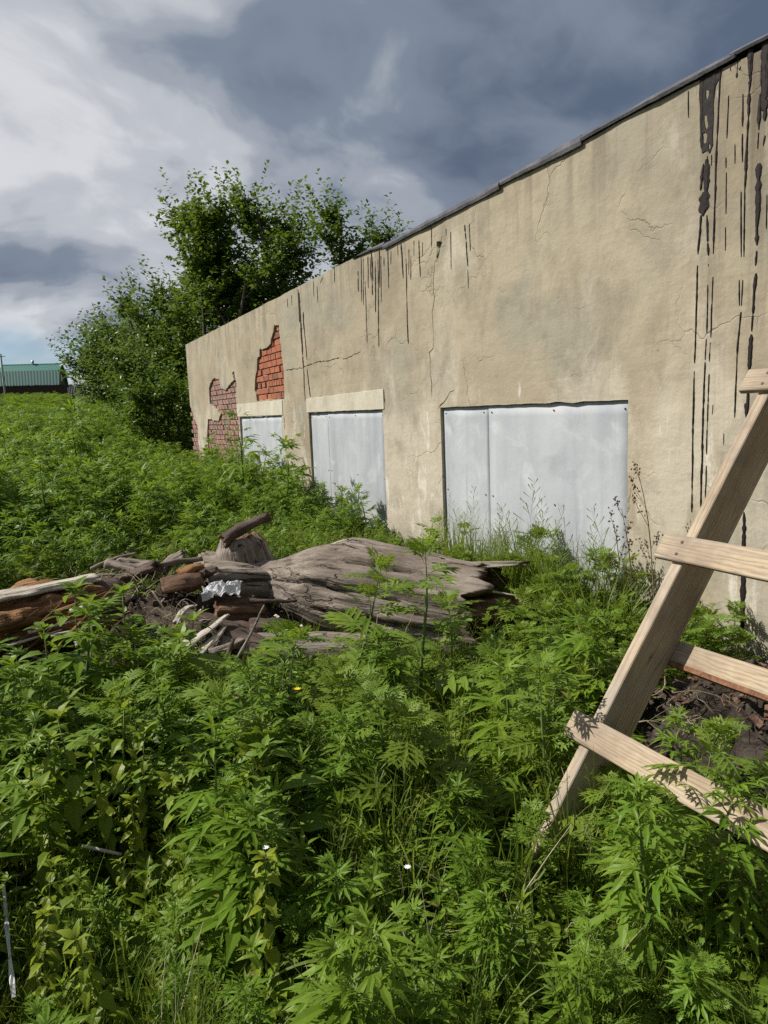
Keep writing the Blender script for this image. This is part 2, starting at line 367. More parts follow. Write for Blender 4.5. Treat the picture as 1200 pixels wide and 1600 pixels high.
    # --- weathered dead wood (grain runs along local X)
    def deadwood(name, cols, crack=0.75):
        m = M(name, 0.9, 0.15)
        wn = m.nd('ShaderNodeTexNoise'); wn.inputs['Scale'].default_value = 2.2; wn.inputs['Detail'].default_value = 3; m.L.new(m.vec(), wn.inputs[0])
        vv = m.nd('ShaderNodeVectorMath', operation='MULTIPLY_ADD'); m.L.new(wn.outputs['Color'], vv.inputs[0]); vv.inputs[1].default_value = (0.05, 0.07, 0.07); m.L.new(m.vec((0.09, 1, 1)), vv.inputs[2])
        g1 = m.noise(16, 7, 0.65, vv.outputs[0]); g2 = m.noise(55, 5, 0.65, vv.outputs[0]); pt = m.noise(3.2, 5, 0.6)
        c = m.ramp(m.math('ADD', m.math('MULTIPLY', g1, 0.6), m.math('MULTIPLY', pt, 0.4)), [(0.30, cols[0]), (0.47, cols[1]), (0.58, cols[2]), (0.72, cols[3])])
        c = m.mix(m.ramp(g2, [(0.5, 0.0), (0.75, 0.5)]), c, cols[0])
        cr = m.nd('ShaderNodeTexNoise'); cr.inputs['Scale'].default_value = 13; cr.inputs['Detail'].default_value = 4; m.L.new(vv.outputs[0], cr.inputs[0])
        ck = m.ramp(m.math('ABSOLUTE', m.math('SUBTRACT', cr.outputs['Fac'], 0.5)), [(0.0, 1.0), (0.022, 0.0)])
        gt = m.ramp(m.noise(2.4, 3, 0.5, m.vec((0.6, 1, 1), off=(5, 2, 3))), [(0.46, 0.0), (0.56, 1.0)])
        ck = m.math('MULTIPLY', ck, gt)
        c = m.mix(m.math('MULTIPLY', ck, crack), c, (0.035, 0.025, 0.02))
        m.color(c)
        h = m.math('ADD', m.math('MULTIPLY', g1, 0.6), m.math('MULTIPLY', g2, 0.25)); h = m.math('SUBTRACT', h, m.math('MULTIPLY', ck, 0.8))
        m.bump(h, 1.0, 0.04)
        return m.m
    MAT['deadwood'] = deadwood('grey_dead_wood', [(0.06, 0.047, 0.037), (0.195, 0.16, 0.128), (0.29, 0.247, 0.203), (0.43, 0.385, 0.33)])
    MAT['darkwood'] = deadwood('dark_bark_wood', [(0.03, 0.022, 0.018), (0.075, 0.055, 0.043), (0.135, 0.10, 0.08), (0.26, 0.215, 0.17)])
    MAT['rotwood'] = deadwood('orange_rotten_wood', [(0.05, 0.026, 0.014), (0.16, 0.08, 0.036), (0.29, 0.155, 0.07), (0.44, 0.30, 0.17)], 0.9)
    MAT['palewood'] = deadwood('bleached_wood', [(0.26, 0.22, 0.17), (0.42, 0.37, 0.30), (0.52, 0.47, 0.39), (0.62, 0.58, 0.50)], 0.5)
    MAT['crumb'] = deadwood('crumbling_core_wood', [(0.03, 0.02, 0.015), (0.10, 0.06, 0.04), (0.20, 0.12, 0.075), (0.36, 0.27, 0.19)], 0.9)
    # --- soil, ground
    m = M('soil', 0.97, 0.1)
    c = m.ramp(m.noise(5, 7, 0.7), [(0.3, (0.035, 0.026, 0.019)), (0.5, (0.075, 0.057, 0.04)), (0.7, (0.13, 0.10, 0.07))])
    m.color(c).bump(m.noise(30, 7, 0.75), 0.9, 0.03); MAT['soil'] = m.m
    m = M('dry_earth', 0.97, 0.1)
    wv = m.noise(9, 6, 0.65, m.vec((0.4, 1, 1.6)), 1.2)
    m.color(m.ramp(wv, [(0.3, (0.018, 0.014, 0.011)), (0.5, (0.042, 0.034, 0.027)), (0.7, (0.09, 0.076, 0.062))])).bump(wv, 0.9, 0.04); MAT['earth'] = m.m
    m = M('ground_cover', 0.97, 0.1)
    c = m.ramp(m.noise(2.5, 7, 0.7), [(0.3, (0.03, 0.03, 0.014)), (0.5, (0.04, 0.055, 0.018)), (0.7, (0.08, 0.068, 0.04))])
    sp = m.nd('ShaderNodeSeparateXYZ'); m.L.new(m.tc.outputs['Object'], sp.inputs[0])
    far = m.ramp(m.math('MULTIPLY', sp.outputs[1], 0.01), [(0.30, 0.0), (0.6, 1.0)])
    c = m.mix(far, c, m.ramp(m.noise(0.35, 6, 0.65), [(0.3, (0.05, 0.095, 0.016)), (0.7, (0.10, 0.16, 0.03))]))
    m.color(c).bump(m.noise(25, 6, 0.7), 0.9, 0.04); MAT['ground'] = m.m
    # --- plants
    MAT['hemp'] = mat_leaf('hemp_leaf', (0.075, 0.150, 0.014), (0.145, 0.240, 0.024), (0.23, 0.29, 0.03))
    MAT['ragweed'] = mat_leaf('lobed_leaf', (0.082, 0.150, 0.019), (0.160, 0.238, 0.030), (0.24, 0.285, 0.035))
    MAT['nettle'] = mat_leaf('oval_leaf', (0.085, 0.155, 0.019), (0.155, 0.238, 0.029), (0.24, 0.285, 0.03))
    MAT['yellowherb'] = mat_leaf('yellowish_leaf', (0.13, 0.19, 0.018), (0.20, 0.26, 0.025), (0.26, 0.27, 0.02), instvar=0.5)
    MAT['lowherb'] = mat_leaf('small_leaf', (0.095, 0.160, 0.014), (0.170, 0.245, 0.022), (0.24, 0.27, 0.025), dead=0.03)
    MAT['grass'] = mat_leaf('grass_blade', (0.065, 0.120, 0.016), (0.145, 0.205, 0.032), (0.22, 0.22, 0.07), rough=0.5, dead=0.05)
    MAT['feathery'] = mat_leaf('feathery_leaf', (0.095, 0.150, 0.014), (0.165, 0.215, 0.022), (0.24, 0.23, 0.03))
    MAT['crown'] = mat_leaf('tree_leaf', (0.040, 0.085, 0.015), (0.085, 0.150, 0.024), (0.12, 0.17, 0.03), trans=0.3, rough=0.4, instvar=0.25)
    MAT['crown2'] = mat_leaf('bush_leaf', (0.032, 0.070, 0.020), (0.062, 0.115, 0.030), (0.10, 0.15, 0.04), trans=0.3, rough=0.4, instvar=0.25)
    m = M('stem_green', 0.6, 0.3); m.color(m.ramp(m.noise(6, 3, 0.5), [(0.3, (0.07, 0.12, 0.025)), (0.7, (0.14, 0.19, 0.05))])); MAT['stem'] = m.m
    m = M('dry_stalk', 0.85, 0.2); m.color(m.ramp(m.noise(9, 3, 0.5), [(0.3, (0.09, 0.06, 0.035)), (0.7, (0.26, 0.19, 0.11))])); MAT['dry'] = m.m
    m = M('straw', 0.85, 0.2); m.color(m.ramp(m.noise(5, 3, 0.5), [(0.3, (0.24, 0.19, 0.11)), (0.7, (0.48, 0.42, 0.30))])); MAT['straw'] = m.m
    m = M('seed_head', 0.9, 0.2); m.color((0.11, 0.07, 0.04)); MAT['seed'] = m.m
    m = M('petal_yellow', 0.6, 0.3); m.color((0.75, 0.48, 0.02)); MAT['petal'] = m.m
    m = M('petal_white', 0.6, 0.3); m.color((0.75, 0.75, 0.70)); MAT['petalw'] = m.m
    m = M('bark', 0.92, 0.2); m.color(m.ramp(m.noise(12, 5, 0.65, m.vec((1, 1, 0.3))), [(0.3, (0.05, 0.04, 0.032)), (0.7, (0.14, 0.115, 0.09))])).bump(m.noise(30, 5, 0.7), 0.8, 0.02); MAT['bark'] = m.m
    m = M('plastic_film', 0.35, 0.5); m.color(m.ramp(m.noise(6, 4, 0.5), [(0.3, (0.40, 0.40, 0.41)), (0.7, (0.62, 0.62, 0.62))])).bump(m.noise(25, 5, 0.6), 0.6, 0.01); MAT['film'] = m.m
    # --- far house
    m = M('green_metal_roof', 0.5, 0.4)
    w = m.nd('ShaderNodeTexWave', bands_direction='X'); w.inputs['Scale'].default_value = 1.6; m.L.new(m.vec(), w.inputs[0])
    m.color(m.mix(m.ramp(w.outputs['Fac'], [(0.4, 0.0), (0.9, 0.5)]), (0.030, 0.16, 0.125), (0.02, 0.105, 0.085))).bump(w.outputs['Fac'], 0.6, 0.05); MAT['greenroof'] = m.m
    m = M('brown_boards', 0.85, 0.2); m.color(m.ramp(m.noise(6, 4, 0.6, m.vec((1, 1, 0.1))), [(0.3, (0.085, 0.05, 0.03)), (0.7, (0.16, 0.10, 0.06))])); MAT['boards'] = m.m
    m = M('fence_dark', 0.85, 0.2); m.color(m.ramp(m.noise(3, 4, 0.6, m.vec((1, 1, 0.1))), [(0.3, (0.035, 0.022, 0.02)), (0.7, (0.075, 0.045, 0.038))])); MAT['fence'] = m.m
    m = M('window_glass', 0.12, 0.5); m.color((0.05, 0.06, 0.07)); MAT['glass'] = m.m
    m = M('galvanised', 0.5, 0.5); m.color((0.32, 0.33, 0.34)); m.p.inputs['Metallic'].default_value = 0.4; MAT['galv'] = m.m
    m = M('concrete_pole', 0.9, 0.2); m.color((0.30, 0.29, 0.28)); MAT['concrete'] = m.m
make_materials()

# ------------------------------------------------------------------ ground and terrain
def build_ground():
    xs = np.concatenate([-np.geomspace(3, 400, 34)[::-1], np.linspace(-2.6, 5.6, 50), np.geomspace(6, 400, 34)])
    ys = np.concatenate([-np.geomspace(0.6, 60, 14)[::-1], np.linspace(-0.4, 9, 56), np.geomspace(9.3, 900, 70)])
    v = [(x, y, ground_z(x, y)) for y in ys for x in xs]
    nx = len(xs)
    f = [(j * nx + i, j * nx + i + 1, (j + 1) * nx + i + 1, (j + 1) * nx + i) for j in range(len(ys) - 1) for i in range(nx - 1)]
    o = link('ground', mesh('ground', v, f, True), None, MAT['ground']); tag(o, kind='structure')
    return o
build_ground()

def child(name, me, parent, mat):
    """mesh given in world coordinates, parented to an Empty that stands elsewhere"""
    o = link(name, me, parent, mat)
    o.matrix_parent_inverse = Matrix.Translation(-parent.location)
    return o

# ------------------------------------------------------------------ the long plastered building
WX = 3.5; Y0 = -1.6; Y1 = 18.34; BASE = -0.35
BRICK_A= [(11.207, 3.015), (10.969, 2.976), (10.951, 2.725), (10.903, 2.579), (10.888, 2.407), (10.853, 2.291), (10.912, 1.878), (11.698, 1.893), (12.436, 1.892), (12.47, 2.007), (12.551, 2.075), (12.462, 2.297), (12.358, 2.386), (12.276, 2.587), (12.119, 2.615), (12.093, 2.728), (11.797, 2.701), (11.467, 2.746), (11.418, 2.829), (11.277, 2.916)]
BRICK_B= [(15.503, 2.449), (15.164, 2.411), (15.049, 2.234), (14.658, 2.16), (14.284, 2.254), (13.919, 2.326), (14.03, 2.457), (13.876, 2.483), (13.718, 2.263), (13.841, 2.021), (13.831, 1.842), (13.773, 1.627), (13.773, 1.413), (13.873, 1.087), (14.025, 0.678), (16.783, 0.578), (16.636, 1.014), (16.665, 1.227), (16.436, 1.608), (15.427, 1.562), (15.206, 1.717), (16.133, 1.935), (16.113, 2.281), (15.783, 2.425)]
CR1= [(6.025, 3.233), (6.045, 3.149), (6.139, 3.154), (6.112, 3.088), (6.147, 3.035), (6.127, 2.993), (6.181, 2.996), (6.204, 2.893), (6.227, 2.789), (6.211, 2.679), (6.265, 2.546), (6.26, 2.42), (6.248, 2.292), (6.263, 2.215), (6.333, 2.173), (6.327, 1.996), (6.307, 1.881), (6.309, 1.744)]
CR2= [(10.763, 2.298), (10.101, 2.284), (9.705, 2.298), (9.466, 2.315), (9.24, 2.309), (8.902, 2.306), (8.612, 2.314), (8.45, 2.281), (8.234, 2.304), (7.952, 2.329)]
CR3= [(6.216, 1.636), (6.147, 1.683), (6.049, 1.712), (5.966, 1.795), (5.859, 1.814)]
DRIPS= [(3.245, 3.354, 3.242, 3.213, 0.009), (3.128, 2.933, 3.151, 2.799, 0.029), (3.086, 2.836, 3.114, 2.749, 0.022), (3.12, 2.782, 3.122, 2.657, 0.063), (3.142, 2.662, 3.158, 2.457, 0.017), (3.102, 2.652, 3.086, 2.434, 0.018), (3.028, 3.398, 3.043, 3.052, 0.014), (3.043, 3.052, 3.054, 2.436, 0.013), (2.974, 3.229, 2.98, 3.017, 0.008), (2.982, 2.92, 2.981, 2.866, 0.01), (2.978, 2.843, 2.976, 2.629, 0.006), (2.977, 2.56, 2.975, 2.436, 0.006), (2.928, 2.97, 2.925, 2.872, 0.005), (2.885, 3.203, 2.884, 3.044, 0.01), (2.883, 3.007, 2.879, 2.866, 0.008), (2.856, 3.399, 2.848, 3.254, 0.012), (2.827, 3.401, 2.849, 3.19, 0.012), (2.849, 3.19, 2.852, 2.989, 0.02), (2.852, 2.989, 2.861, 2.713, 0.021), (2.884, 2.719, 2.875, 2.385, 0.009), (2.861, 2.713, 2.857, 2.381, 0.011), (2.779, 3.297, 2.778, 3.198, 0.017), (2.783, 3.165, 2.786, 2.996, 0.019), (2.748, 3.124, 2.753, 3.027, 0.043), (2.786, 2.981, 2.79, 2.904, 0.01), (2.747, 2.954, 2.758, 2.908, 0.012), (2.781, 2.829, 2.78, 2.426, 0.03), (2.782, 2.397, 2.782, 2.329, 0.014), (2.728, 2.663, 2.727, 2.495, 0.008), (2.967, 3.366, 2.964, 3.347, 0.009), (2.903, 3.343, 2.911, 3.329, 0.013), (3.15, 3.425, 3.154, 3.373, 0.02), (2.746, 3.304, 2.742, 3.15, 0.014), (3.104, 2.965, 3.107, 2.942, 0.01), (3.076, 2.964, 3.076, 2.906, 0.009), (3.16, 2.393, 3.168, 1.849, 0.012), (3.17, 1.803, 3.171, 0.977, 0.014), (3.086, 2.275, 3.086, 2.012, 0.011), (3.09, 1.977, 3.094, 1.861, 0.01), (3.095, 1.852, 3.106, 1.013, 0.015), (3.054, 2.313, 3.057, 2.166, 0.009), (3.057, 2.166, 3.059, 1.983, 0.013), (3.062, 1.956, 3.065, 1.85, 0.009), (3.065, 1.779, 3.071, 1.324, 0.009), (3.071, 1.259, 3.073, 1.073, 0.009), (2.882, 2.267, 2.877, 2.132, 0.008), (2.861, 2.263, 2.865, 2.131, 0.007), (2.866, 2.097, 2.882, 1.871, 0.014), (2.882, 1.871, 2.887, 1.533, 0.01), (3.033, 1.607, 3.037, 1.553, 0.005), (2.784, 2.372, 2.785, 2.323, 0.013), (2.783, 2.283, 2.796, 1.989, 0.019), (2.798, 1.972, 2.811, 1.541, 0.023), (2.955, 1.445, 2.954, 1.382, 0.004), (2.819, 1.61, 2.813, 1.516, 0.022), (3.087, 2.388, 3.086, 2.375, 0.007), (2.808, 1.016, 2.8, 0.344, 0.032), (7.927, 3.218, 7.952, 2.997, 0.033), (7.825, 3.356, 7.869, 2.871, 0.024), (7.77, 3.336, 7.825, 2.828, 0.019), (7.642, 3.32, 7.676, 2.99, 0.027), (7.751, 3.076, 7.761, 2.407, 0.019), (7.47, 3.242, 7.505, 2.71, 0.031), (7.396, 3.246, 7.454, 2.323, 0.026), (7.248, 3.234, 7.256, 3.149, 0.021), (7.149, 3.317, 7.161, 2.908, 0.028), (6.843, 3.295, 6.825, 2.954, 0.041), (6.752, 3.121, 6.763, 2.302, 0.022), (6.644, 3.133, 6.661, 2.909, 0.014), (6.57, 3.261, 6.58, 3.12, 0.014), (6.473, 3.24, 6.466, 2.9, 0.03), (6.4, 3.209, 6.408, 3.086, 0.013), (5.876, 3.185, 5.887, 2.866, 0.017), (5.638, 3.188, 5.607, 2.844, 0.028), (5.564, 3.184, 5.56, 2.961, 0.014), (5.608, 2.816, 5.601, 2.658, 0.011), (6.217, 3.307, 6.228, 3.127, 0.016), (5.955, 3.232, 5.958, 3.174, 0.015), (8.64, 3.396, 8.652, 3.217, 0.028), (9.058, 3.348, 9.159, 3.291, 0.024), (9.387, 3.351, 9.403, 3.158, 0.019), (9.27, 3.267, 9.269, 3.063, 0.019), (10.007, 3.352, 10.011, 2.904, 0.042), (9.978, 3.222, 9.967, 2.293, 0.092), (9.847, 3.021, 9.856, 2.793, 0.069), (9.843, 2.872, 9.797, 2.374, 0.035), (9.953, 2.292, 9.958, 1.821, 0.036), (9.816, 2.26, 9.737, 1.873, 0.042), (10.496, 3.298, 10.494, 3.178, 0.023), (10.298, 3.316, 10.307, 3.176, 0.023), (7.59, 3.301, 7.593, 3.049, 0.017), (7.321, 3.266, 7.357, 2.797, 0.017), (7.523, 3.297, 7.544, 3.041, 0.017), (7.08, 3.269, 7.092, 3.136, 0.016), (6.921, 3.287, 6.921, 3.187, 0.015), (6.682, 3.205, 6.701, 2.965, 0.015)]
BLOT= [(3.164, 3.381), (3.09, 3.399), (3.021, 3.408), (3.022, 3.344), (3.041, 3.329), (3.057, 3.306), (3.07, 3.228), (3.071, 3.107), (3.077, 3.064), (3.071, 3.016), (3.089, 2.968), (3.11, 2.997), (3.145, 2.993), (3.157, 3.09), (3.166, 3.248)]

def top_z(y):
    if y < 8.0: return 3.372 + 0.012 * math.sin(y * 2.3)
    return 3.385 + 0.014 * fbm(y, 3.1, 0, 1.6, 4) + 0.006 * fnoise(y * 9, 1.0)
def wall_x(y, z):
    return WX + 0.010 * fbm(y, z, 1.7, 0.55, 2) + 0.0035 * fnoise(y, z, 5.0, 2.2)

def poly_noise(pts, step, amp, seed):
    out = []
    n = len(pts)
    for i in range(n):
        a = Vector(pts[i]); b = Vector(pts[(i + 1) % n]); k = max(1, int((b - a).length / step))
        for j in range(k):
            p = a.lerp(b, j / k)
            out.append((p.x + amp * fnoise(p.x, p.y, seed, 11), p.y + amp * fnoise(p.x, p.y, seed + 9, 11)))
    return out
def slit(pts, w, seed):
    rr = random.Random(seed); pts = [Vector(p) for p in pts]; dense = []
    for i in range(len(pts) - 1):
        k = max(1, int((pts[i + 1] - pts[i]).length / 0.05))
        for j in range(k):
            p = pts[i].lerp(pts[i + 1], j / k); dense.append(p + Vector((rr.uniform(-1, 1), rr.uniform(-1, 1))) * 0.008)
    dense.append(pts[-1]); L = []; R = []
    for i, p in enumerate(dense):
        t = (dense[min(i + 1, len(dense) - 1)] - dense[max(i - 1, 0)]).normalized(); n = Vector((-t.y, t.x))
        ww = w * (0.35 + 0.9 * rr.random()) * (1 if 0 < i < len(dense) - 1 else 0.1)
        L.append(p + n * ww); R.append(p - n * ww)
    return [tuple(p) for p in L + R[::-1]]
def inside(p, poly):
    x, y = p; c = False; j = len(poly) - 1
    for i in range(len(poly)):
        xi, yi = poly[i]; xj, yj = poly[j]
        if (yi > y) != (yj > y) and x < (xj - xi) * (y - yi) / (yj - yi) + xi: c = not c
        j = i
    return c

WINS = [(3.70, 6.15, 0.22, 1.655), (7.43, 9.86, 0.22, 1.655), (11.10, 13.68, 0.22, 1.63)]
BA = poly_noise(BRICK_A, 0.05, 0.022, 1.0); BB = poly_noise(BRICK_B, 0.06, 0.03, 2.0)
def win_poly(w, k):
    y0, y1, z0, z1 = w; P = []
    def seg(a, b, amp):
        a = Vector(a); b = Vector(b); n = int((b - a).length / 0.06)
        for i in range(n):
            q = a.lerp(b, i / n); e = amp * fnoise(q.x * 6, q.y * 6, k * 3.1)
            P.append((q.x + e, q.y + e))
    seg((y0, z0), (y1, z0), 0.0); seg((y1, z0), (y1, z1), 0.006); seg((y1, z1), (y0, z1), 0.012); seg((y0, z1), (y0, z0), 0.006)
    return P
OUTER = [(Y0, BASE), (17.62, BASE)] + [(17.62 - 0.1 * fnoise(z, 3.0, 1.0, 3), z) for z in np.arange(0.2, 1.5, 0.07)] + [(17.8, 1.55), (17.95, 1.62), (18.05, 1.74), (18.2, 1.86), (Y1, 1.93)]
OUTER += [(Y1 + 0.012 * fnoise(z, 7.0, 0.0, 5), z) for z in np.arange(2.0, 3.34, 0.08)]
OUTER += [(y, top_z(y)) for y in np.arange(Y1, Y0, -0.06)]
HOLES = [win_poly(w, i) for i, w in enumerate(WINS)] + [BA, BB, slit(CR1, 0.006, 1), slit(CR2[:7], 0.008, 2), slit(CR2[6:], 0.005, 3), slit(CR3, 0.006, 4)]
HOLES += [poly_noise([(6.03, 3.13), (6.13, 3.16), (6.14, 3.12), (6.09, 3.08), (6.15, 3.02), (6.12, 3.0), (6.08, 3.07), (6.06, 3.10)], 0.04, 0.006, 3.0),
          slit([(7.36, 1.86), (7.37, 1.76), (7.35, 1.70)], 0.012, 8), slit([(10.98, 1.63), (11.0, 1.50), (10.99, 1.40)], 0.02, 9),
          slit([(15.05, 2.95), (15.08, 2.8)], 0.02, 11)]

def build_facade(parent):
    rr = random.Random(5)
    co = []; ed = []
    def ring(P):
        s = len(co); co.extend(Vector(p) for p in P); ed.extend((s + i, s + (i + 1) % len(P)) for i in range(len(P)))
    ring(OUTER)
    for h in HOLES: ring(h)
    y = Y0 + 0.05
    while y < Y1 - 0.03:
        st = 0.085 if y < 8 else 0.13
        z = BASE + 0.06
        while z < 3.33:
            co.append(Vector((y + rr.uniform(-.02, .02), z + rr.uniform(-.02, .02)))); z += st
        y += st
    vo, eo, fo, *_ = delaunay_2d_cdt(co, ed, [], 0, 1e-5)
    bbs = [(min(p[0] for p in h), max(p[0] for p in h), min(p[1] for p in h), max(p[1] for p in h), h) for h in HOLES]
    keep = []
    for t in fo:
        cx = sum(vo[i].x for i in t) / len(t); cz = sum(vo[i].y for i in t) / len(t)
        if not inside((cx, cz), OUTER): continue
        if any(a <= cx <= b and c <= cz <= d and inside((cx, cz), h) for a, b, c, d, h in bbs): continue
        keep.append(tuple(t))
    v = [(wall_x(p.x, p.y), p.x, p.y) for p in vo]
    cnt = {}
    for t in keep:
        for i in range(len(t)):
            a, b = t[i], t[(i + 1) % len(t)]
            cnt[(min(a, b), max(a, b))] = cnt.get((min(a, b), max(a, b)), []) + [(a, b)]
    f = [tuple(reversed(t)) for t in keep]; back = {}
    def bk(i):
        if i not in back: back[i] = len(v); v.append((WX + 0.075, v[i][1], v[i][2]))
        return back[i]
    for k, l in cnt.items():
        if len(l) == 1:
            a, b = l[0]; f.append((a, b, bk(b), bk(a)))
    me = mesh('plaster_wall', v, f)
    bm = bmesh.new(); bm.from_mesh(me); bmesh.ops.delete(bm, geom=[q for q in bm.verts if not q.link_faces], context='VERTS')
    bmesh.ops.recalc_face_normals(bm, faces=bm.faces); bm.to_mesh(me); bm.free()
    return child('plaster_wall', me, parent, MAT['plaster'])

def build_building():
    B = empty('derelict_building', (WX + 3.0, 8.4, 0))
    tag(B, 'long derelict building with tan plaster wall, tar streaks and three boarded windows', 'building')
    facade = build_facade(B)
    # masonry body behind the plaster
    v, f = box_data(6.0, Y1 - Y0 - 0.02, 3.33 - BASE, WX + 0.066 + 3.0, (Y0 + Y1) / 2, (3.33 + BASE) / 2)
    body = child('masonry_body', mesh('masonry_body', v, f), B, MAT['mortar'])
    v, f = box_data(6.1, Y1 - Y0 - 0.1, 0.05, WX + 3.12, (Y0 + Y1) / 2 - 0.03, 3.357)
    child('roof', mesh('roof', v, f), B, MAT['felt'])
    # exposed bricks
    bmesh_ = [bev_box('brick', 0.034, 0.243, 0.087, 0.006, 1, s, 0.004) for s in range(4)]
    half_ = [bev_box('brick', 0.034, 0.116, 0.087, 0.006, 1, s + 9, 0.004) for s in range(3)]
    def bricks(poly, name, mat, seed, edge=None):
        full_ = [m_.copy() for m_ in bmesh_]; hd_ = [m_.copy() for m_ in half_]
        rr = random.Random(seed)
        y0 = min(p[0] for p in poly); y1 = max(p[0] for p in poly); z0 = max(0.55, min(p[1] for p in poly)); z1 = max(p[1] for p in poly)
        v, f = box_data(0.012, y1 - y0 + 0.1, z1 - z0 + 0.1, WX + 0.060, (y0 + y1) / 2, (z0 + z1) / 2)
        bed = child(name, mesh(name, v, f), B, MAT['mortar'])
        row = 0; z = math.floor(z0 / 0.102) * 0.102
        while z < z1 + 0.05:
            y = math.floor(y0) + (0.0 if row % 2 else 0.128); hdr = (row % 4 == 3)
            while y < y1 + 0.1:
                ln = 0.128 if hdr else 0.255
                if any(inside((y + dy, z + dz), poly) for dy in (-ln * .45, 0, ln * .45) for dz in (-0.03, 0, 0.03)):
                    src = (hd_ if hdr else full_)[rr.randrange(3)]
                    o = child('brick', src, bed, mat)
                    dx = rr.uniform(-0.006, 0.006) + (0.012 if rr.random() < 0.12 else 0)
                    o.matrix_parent_inverse = Matrix.Identity(4)
                    o.location = (WX + 0.047 + dx, y, z); o.rotation_euler = (rr.uniform(-.015, .015), rr.uniform(-.04, .04), rr.uniform(-.03, .03))
                y += ln
            z += 0.102; row += 1
    bricks(BA, 'brick_patch', MAT['brick'], 3)
    bricks(BB, 'brick_patch', MAT['brick_old'], 4)
    bricks([(17.62, 0.3), (18.33, 0.3), (18.33, 1.9), (18.05, 1.74), (17.8, 1.55), (17.6, 1.45)], 'brick_patch', MAT['brick_old'], 6)
    # lintels
    for (y0, y1, z0, z1, tl) in ((7.38, 9.90, 1.663, 1.865, 0.03), (11.02, 13.80, 1.640, 1.865, 0.0)):
        n = 40; v = []; f = []
        for i in range(n + 1):
            y = y0 + (y1 - y0) * i / n; e = 0.005 * fnoise(y * 5, 1.0); zt = z1 + e + tl * (0.5 - i / n)
            x = wall_x(y, 1.76) - 0.009
            v += [(x, y, z0 + e), (x, y, zt - .004), (x + 0.004, y, zt), (x + 0.05, y, zt), (x + 0.05, y, z0 + e)]
        for i in range(n):
            for k in range(5):
                a = i * 5 + k; b = i * 5 + (k + 1) % 5; f.append((a, b, b + 5, a + 5))
        f += [tuple(range(5)), tuple(n * 5 + k for k in range(4, -1, -1))]
        child('lintel', mesh('lintel', v, f), B, MAT['lintel'])
    # sheet-metal boards over the windows
    seams = [5.373, 9.179, 13.012]
    for (y0, y1, z0, z1), sy in zip(WINS, seams):
        k = 0
        for a, b in ((y0 + 0.004, sy - 0.004), (sy + 0.004, y1 - 0.004)):
            dx = 0.0 if k == 0 else 0.006
            nx_, nz_ = 14, 16; v = []; f = []
            for i in range(nx_ + 1):
                for j in range(nz_ + 1):
                    y = a + (b - a) * i / nx_; z = z0 + 0.005 + (z1 - 0.010 - z0) * j / nz_
                    v.append((WX + 0.026 + dx + 0.0035 * fbm(y, z, k * 5 + y0, 1.1, 3), y, z))
            m_ = nz_ + 1
            f = [(i * m_ + j, i * m_ + j + 1, (i + 1) * m_ + j + 1, (i + 1) * m_ + j) for i in range(nx_) for j in range(nz_)]
            me = mesh('metal_sheet', v, f, True)
            bm = bmesh.new(); bm.from_mesh(me); bmesh.ops.recalc_face_normals(bm, faces=bm.faces)
            if bm.faces[0].normal.x > 0: bmesh.ops.reverse_faces(bm, faces=bm.faces)
            g = bmesh.ops.extrude_edge_only(bm, edges=[e for e in bm.edges if e.is_boundary])
            for q in g['geom']:
                if isinstance(q, bmesh.types.BMVert): q.co.x += 0.0018
            bm.to_mesh(me); bm.free()
            sh = child('metal_sheet', me, B, MAT['sheet'])
            w = b - a; zz = [z1 - 0.06, (z0 + z1) / 2 - 0.05, z0 + 0.2]
            cols = [0.07, w - 0.05] if w < 1.1 else [0.045, w * 0.47, w - 0.05]
            for z in zz:
                for c in cols:
                    v, f = tube([(0, 0, 0), (-0.004, 0, 0), (-0.007, 0, 0)], [0.007, 0.0065, 0.004], 8)
                    s = child('screw', mesh('screw', v, f), sh, MAT['screw'])
                    s.matrix_parent_inverse = Matrix.Identity(4)
                    s.location = (WX + 0.024 + dx, a + c + 0.01 * fnoise(a + c, z, 3, 5), z + 0.015 * fnoise(c, z, 8, 9))
            k += 1
    # tar runs
    def strip(pts, ws, name='tar_drip'):
        v = []; f = []
        for (y, z), w in zip(pts, ws):
            x = wall_x(y, z)
            v += [(x + 0.001, y + w, z), (x - 0.0035 - min(w, .01) * .25, y + w * .45, z), (x - 0.0035 - min(w, .01) * .25, y - w * .45, z), (x + 0.001, y - w, z)]
        for i in range(len(pts) - 1):
            for k in range(3): f.append((i * 4 + k, i * 4 + k + 1, i * 4 + k + 5, i * 4 + k + 4))
        me = mesh(name, v, f); bm = bmesh.new(); bm.from_mesh(me); bmesh.ops.recalc_face_normals(bm, faces=bm.faces)
        if sum(q.normal.x for q in bm.faces) > 0: bmesh.ops.reverse_faces(bm, faces=bm.faces)
        bm.to_mesh(me); bm.free()
        return child(name, me, B, MAT['tar'])
    # broad smears creeping down from under the felt at the near end
    SMEAR = [(2.845, 3.41, 2.845, 3.22, .030), (2.755, 3.42, 2.765, 3.08, .046), (2.70, 3.42, 2.71, 2.9, .05), (3.06, 3.40, 3.07, 3.26, .04), (3.145, 3.385, 3.15, 3.02, .022), (3.11, 2.95, 3.115, 2.72, .05), (2.60, 3.42, 2.61, 2.6, .06), (2.50, 3.42, 2.52, 2.9, .05), (2.92, 3.40, 2.925, 3.30, .02), (9.97, 3.30, 9.96, 2.5, .06), (7.55, 3.36, 7.57, 2.9, .03), (7.35, 3.33, 7.38, 2.95, .035)]
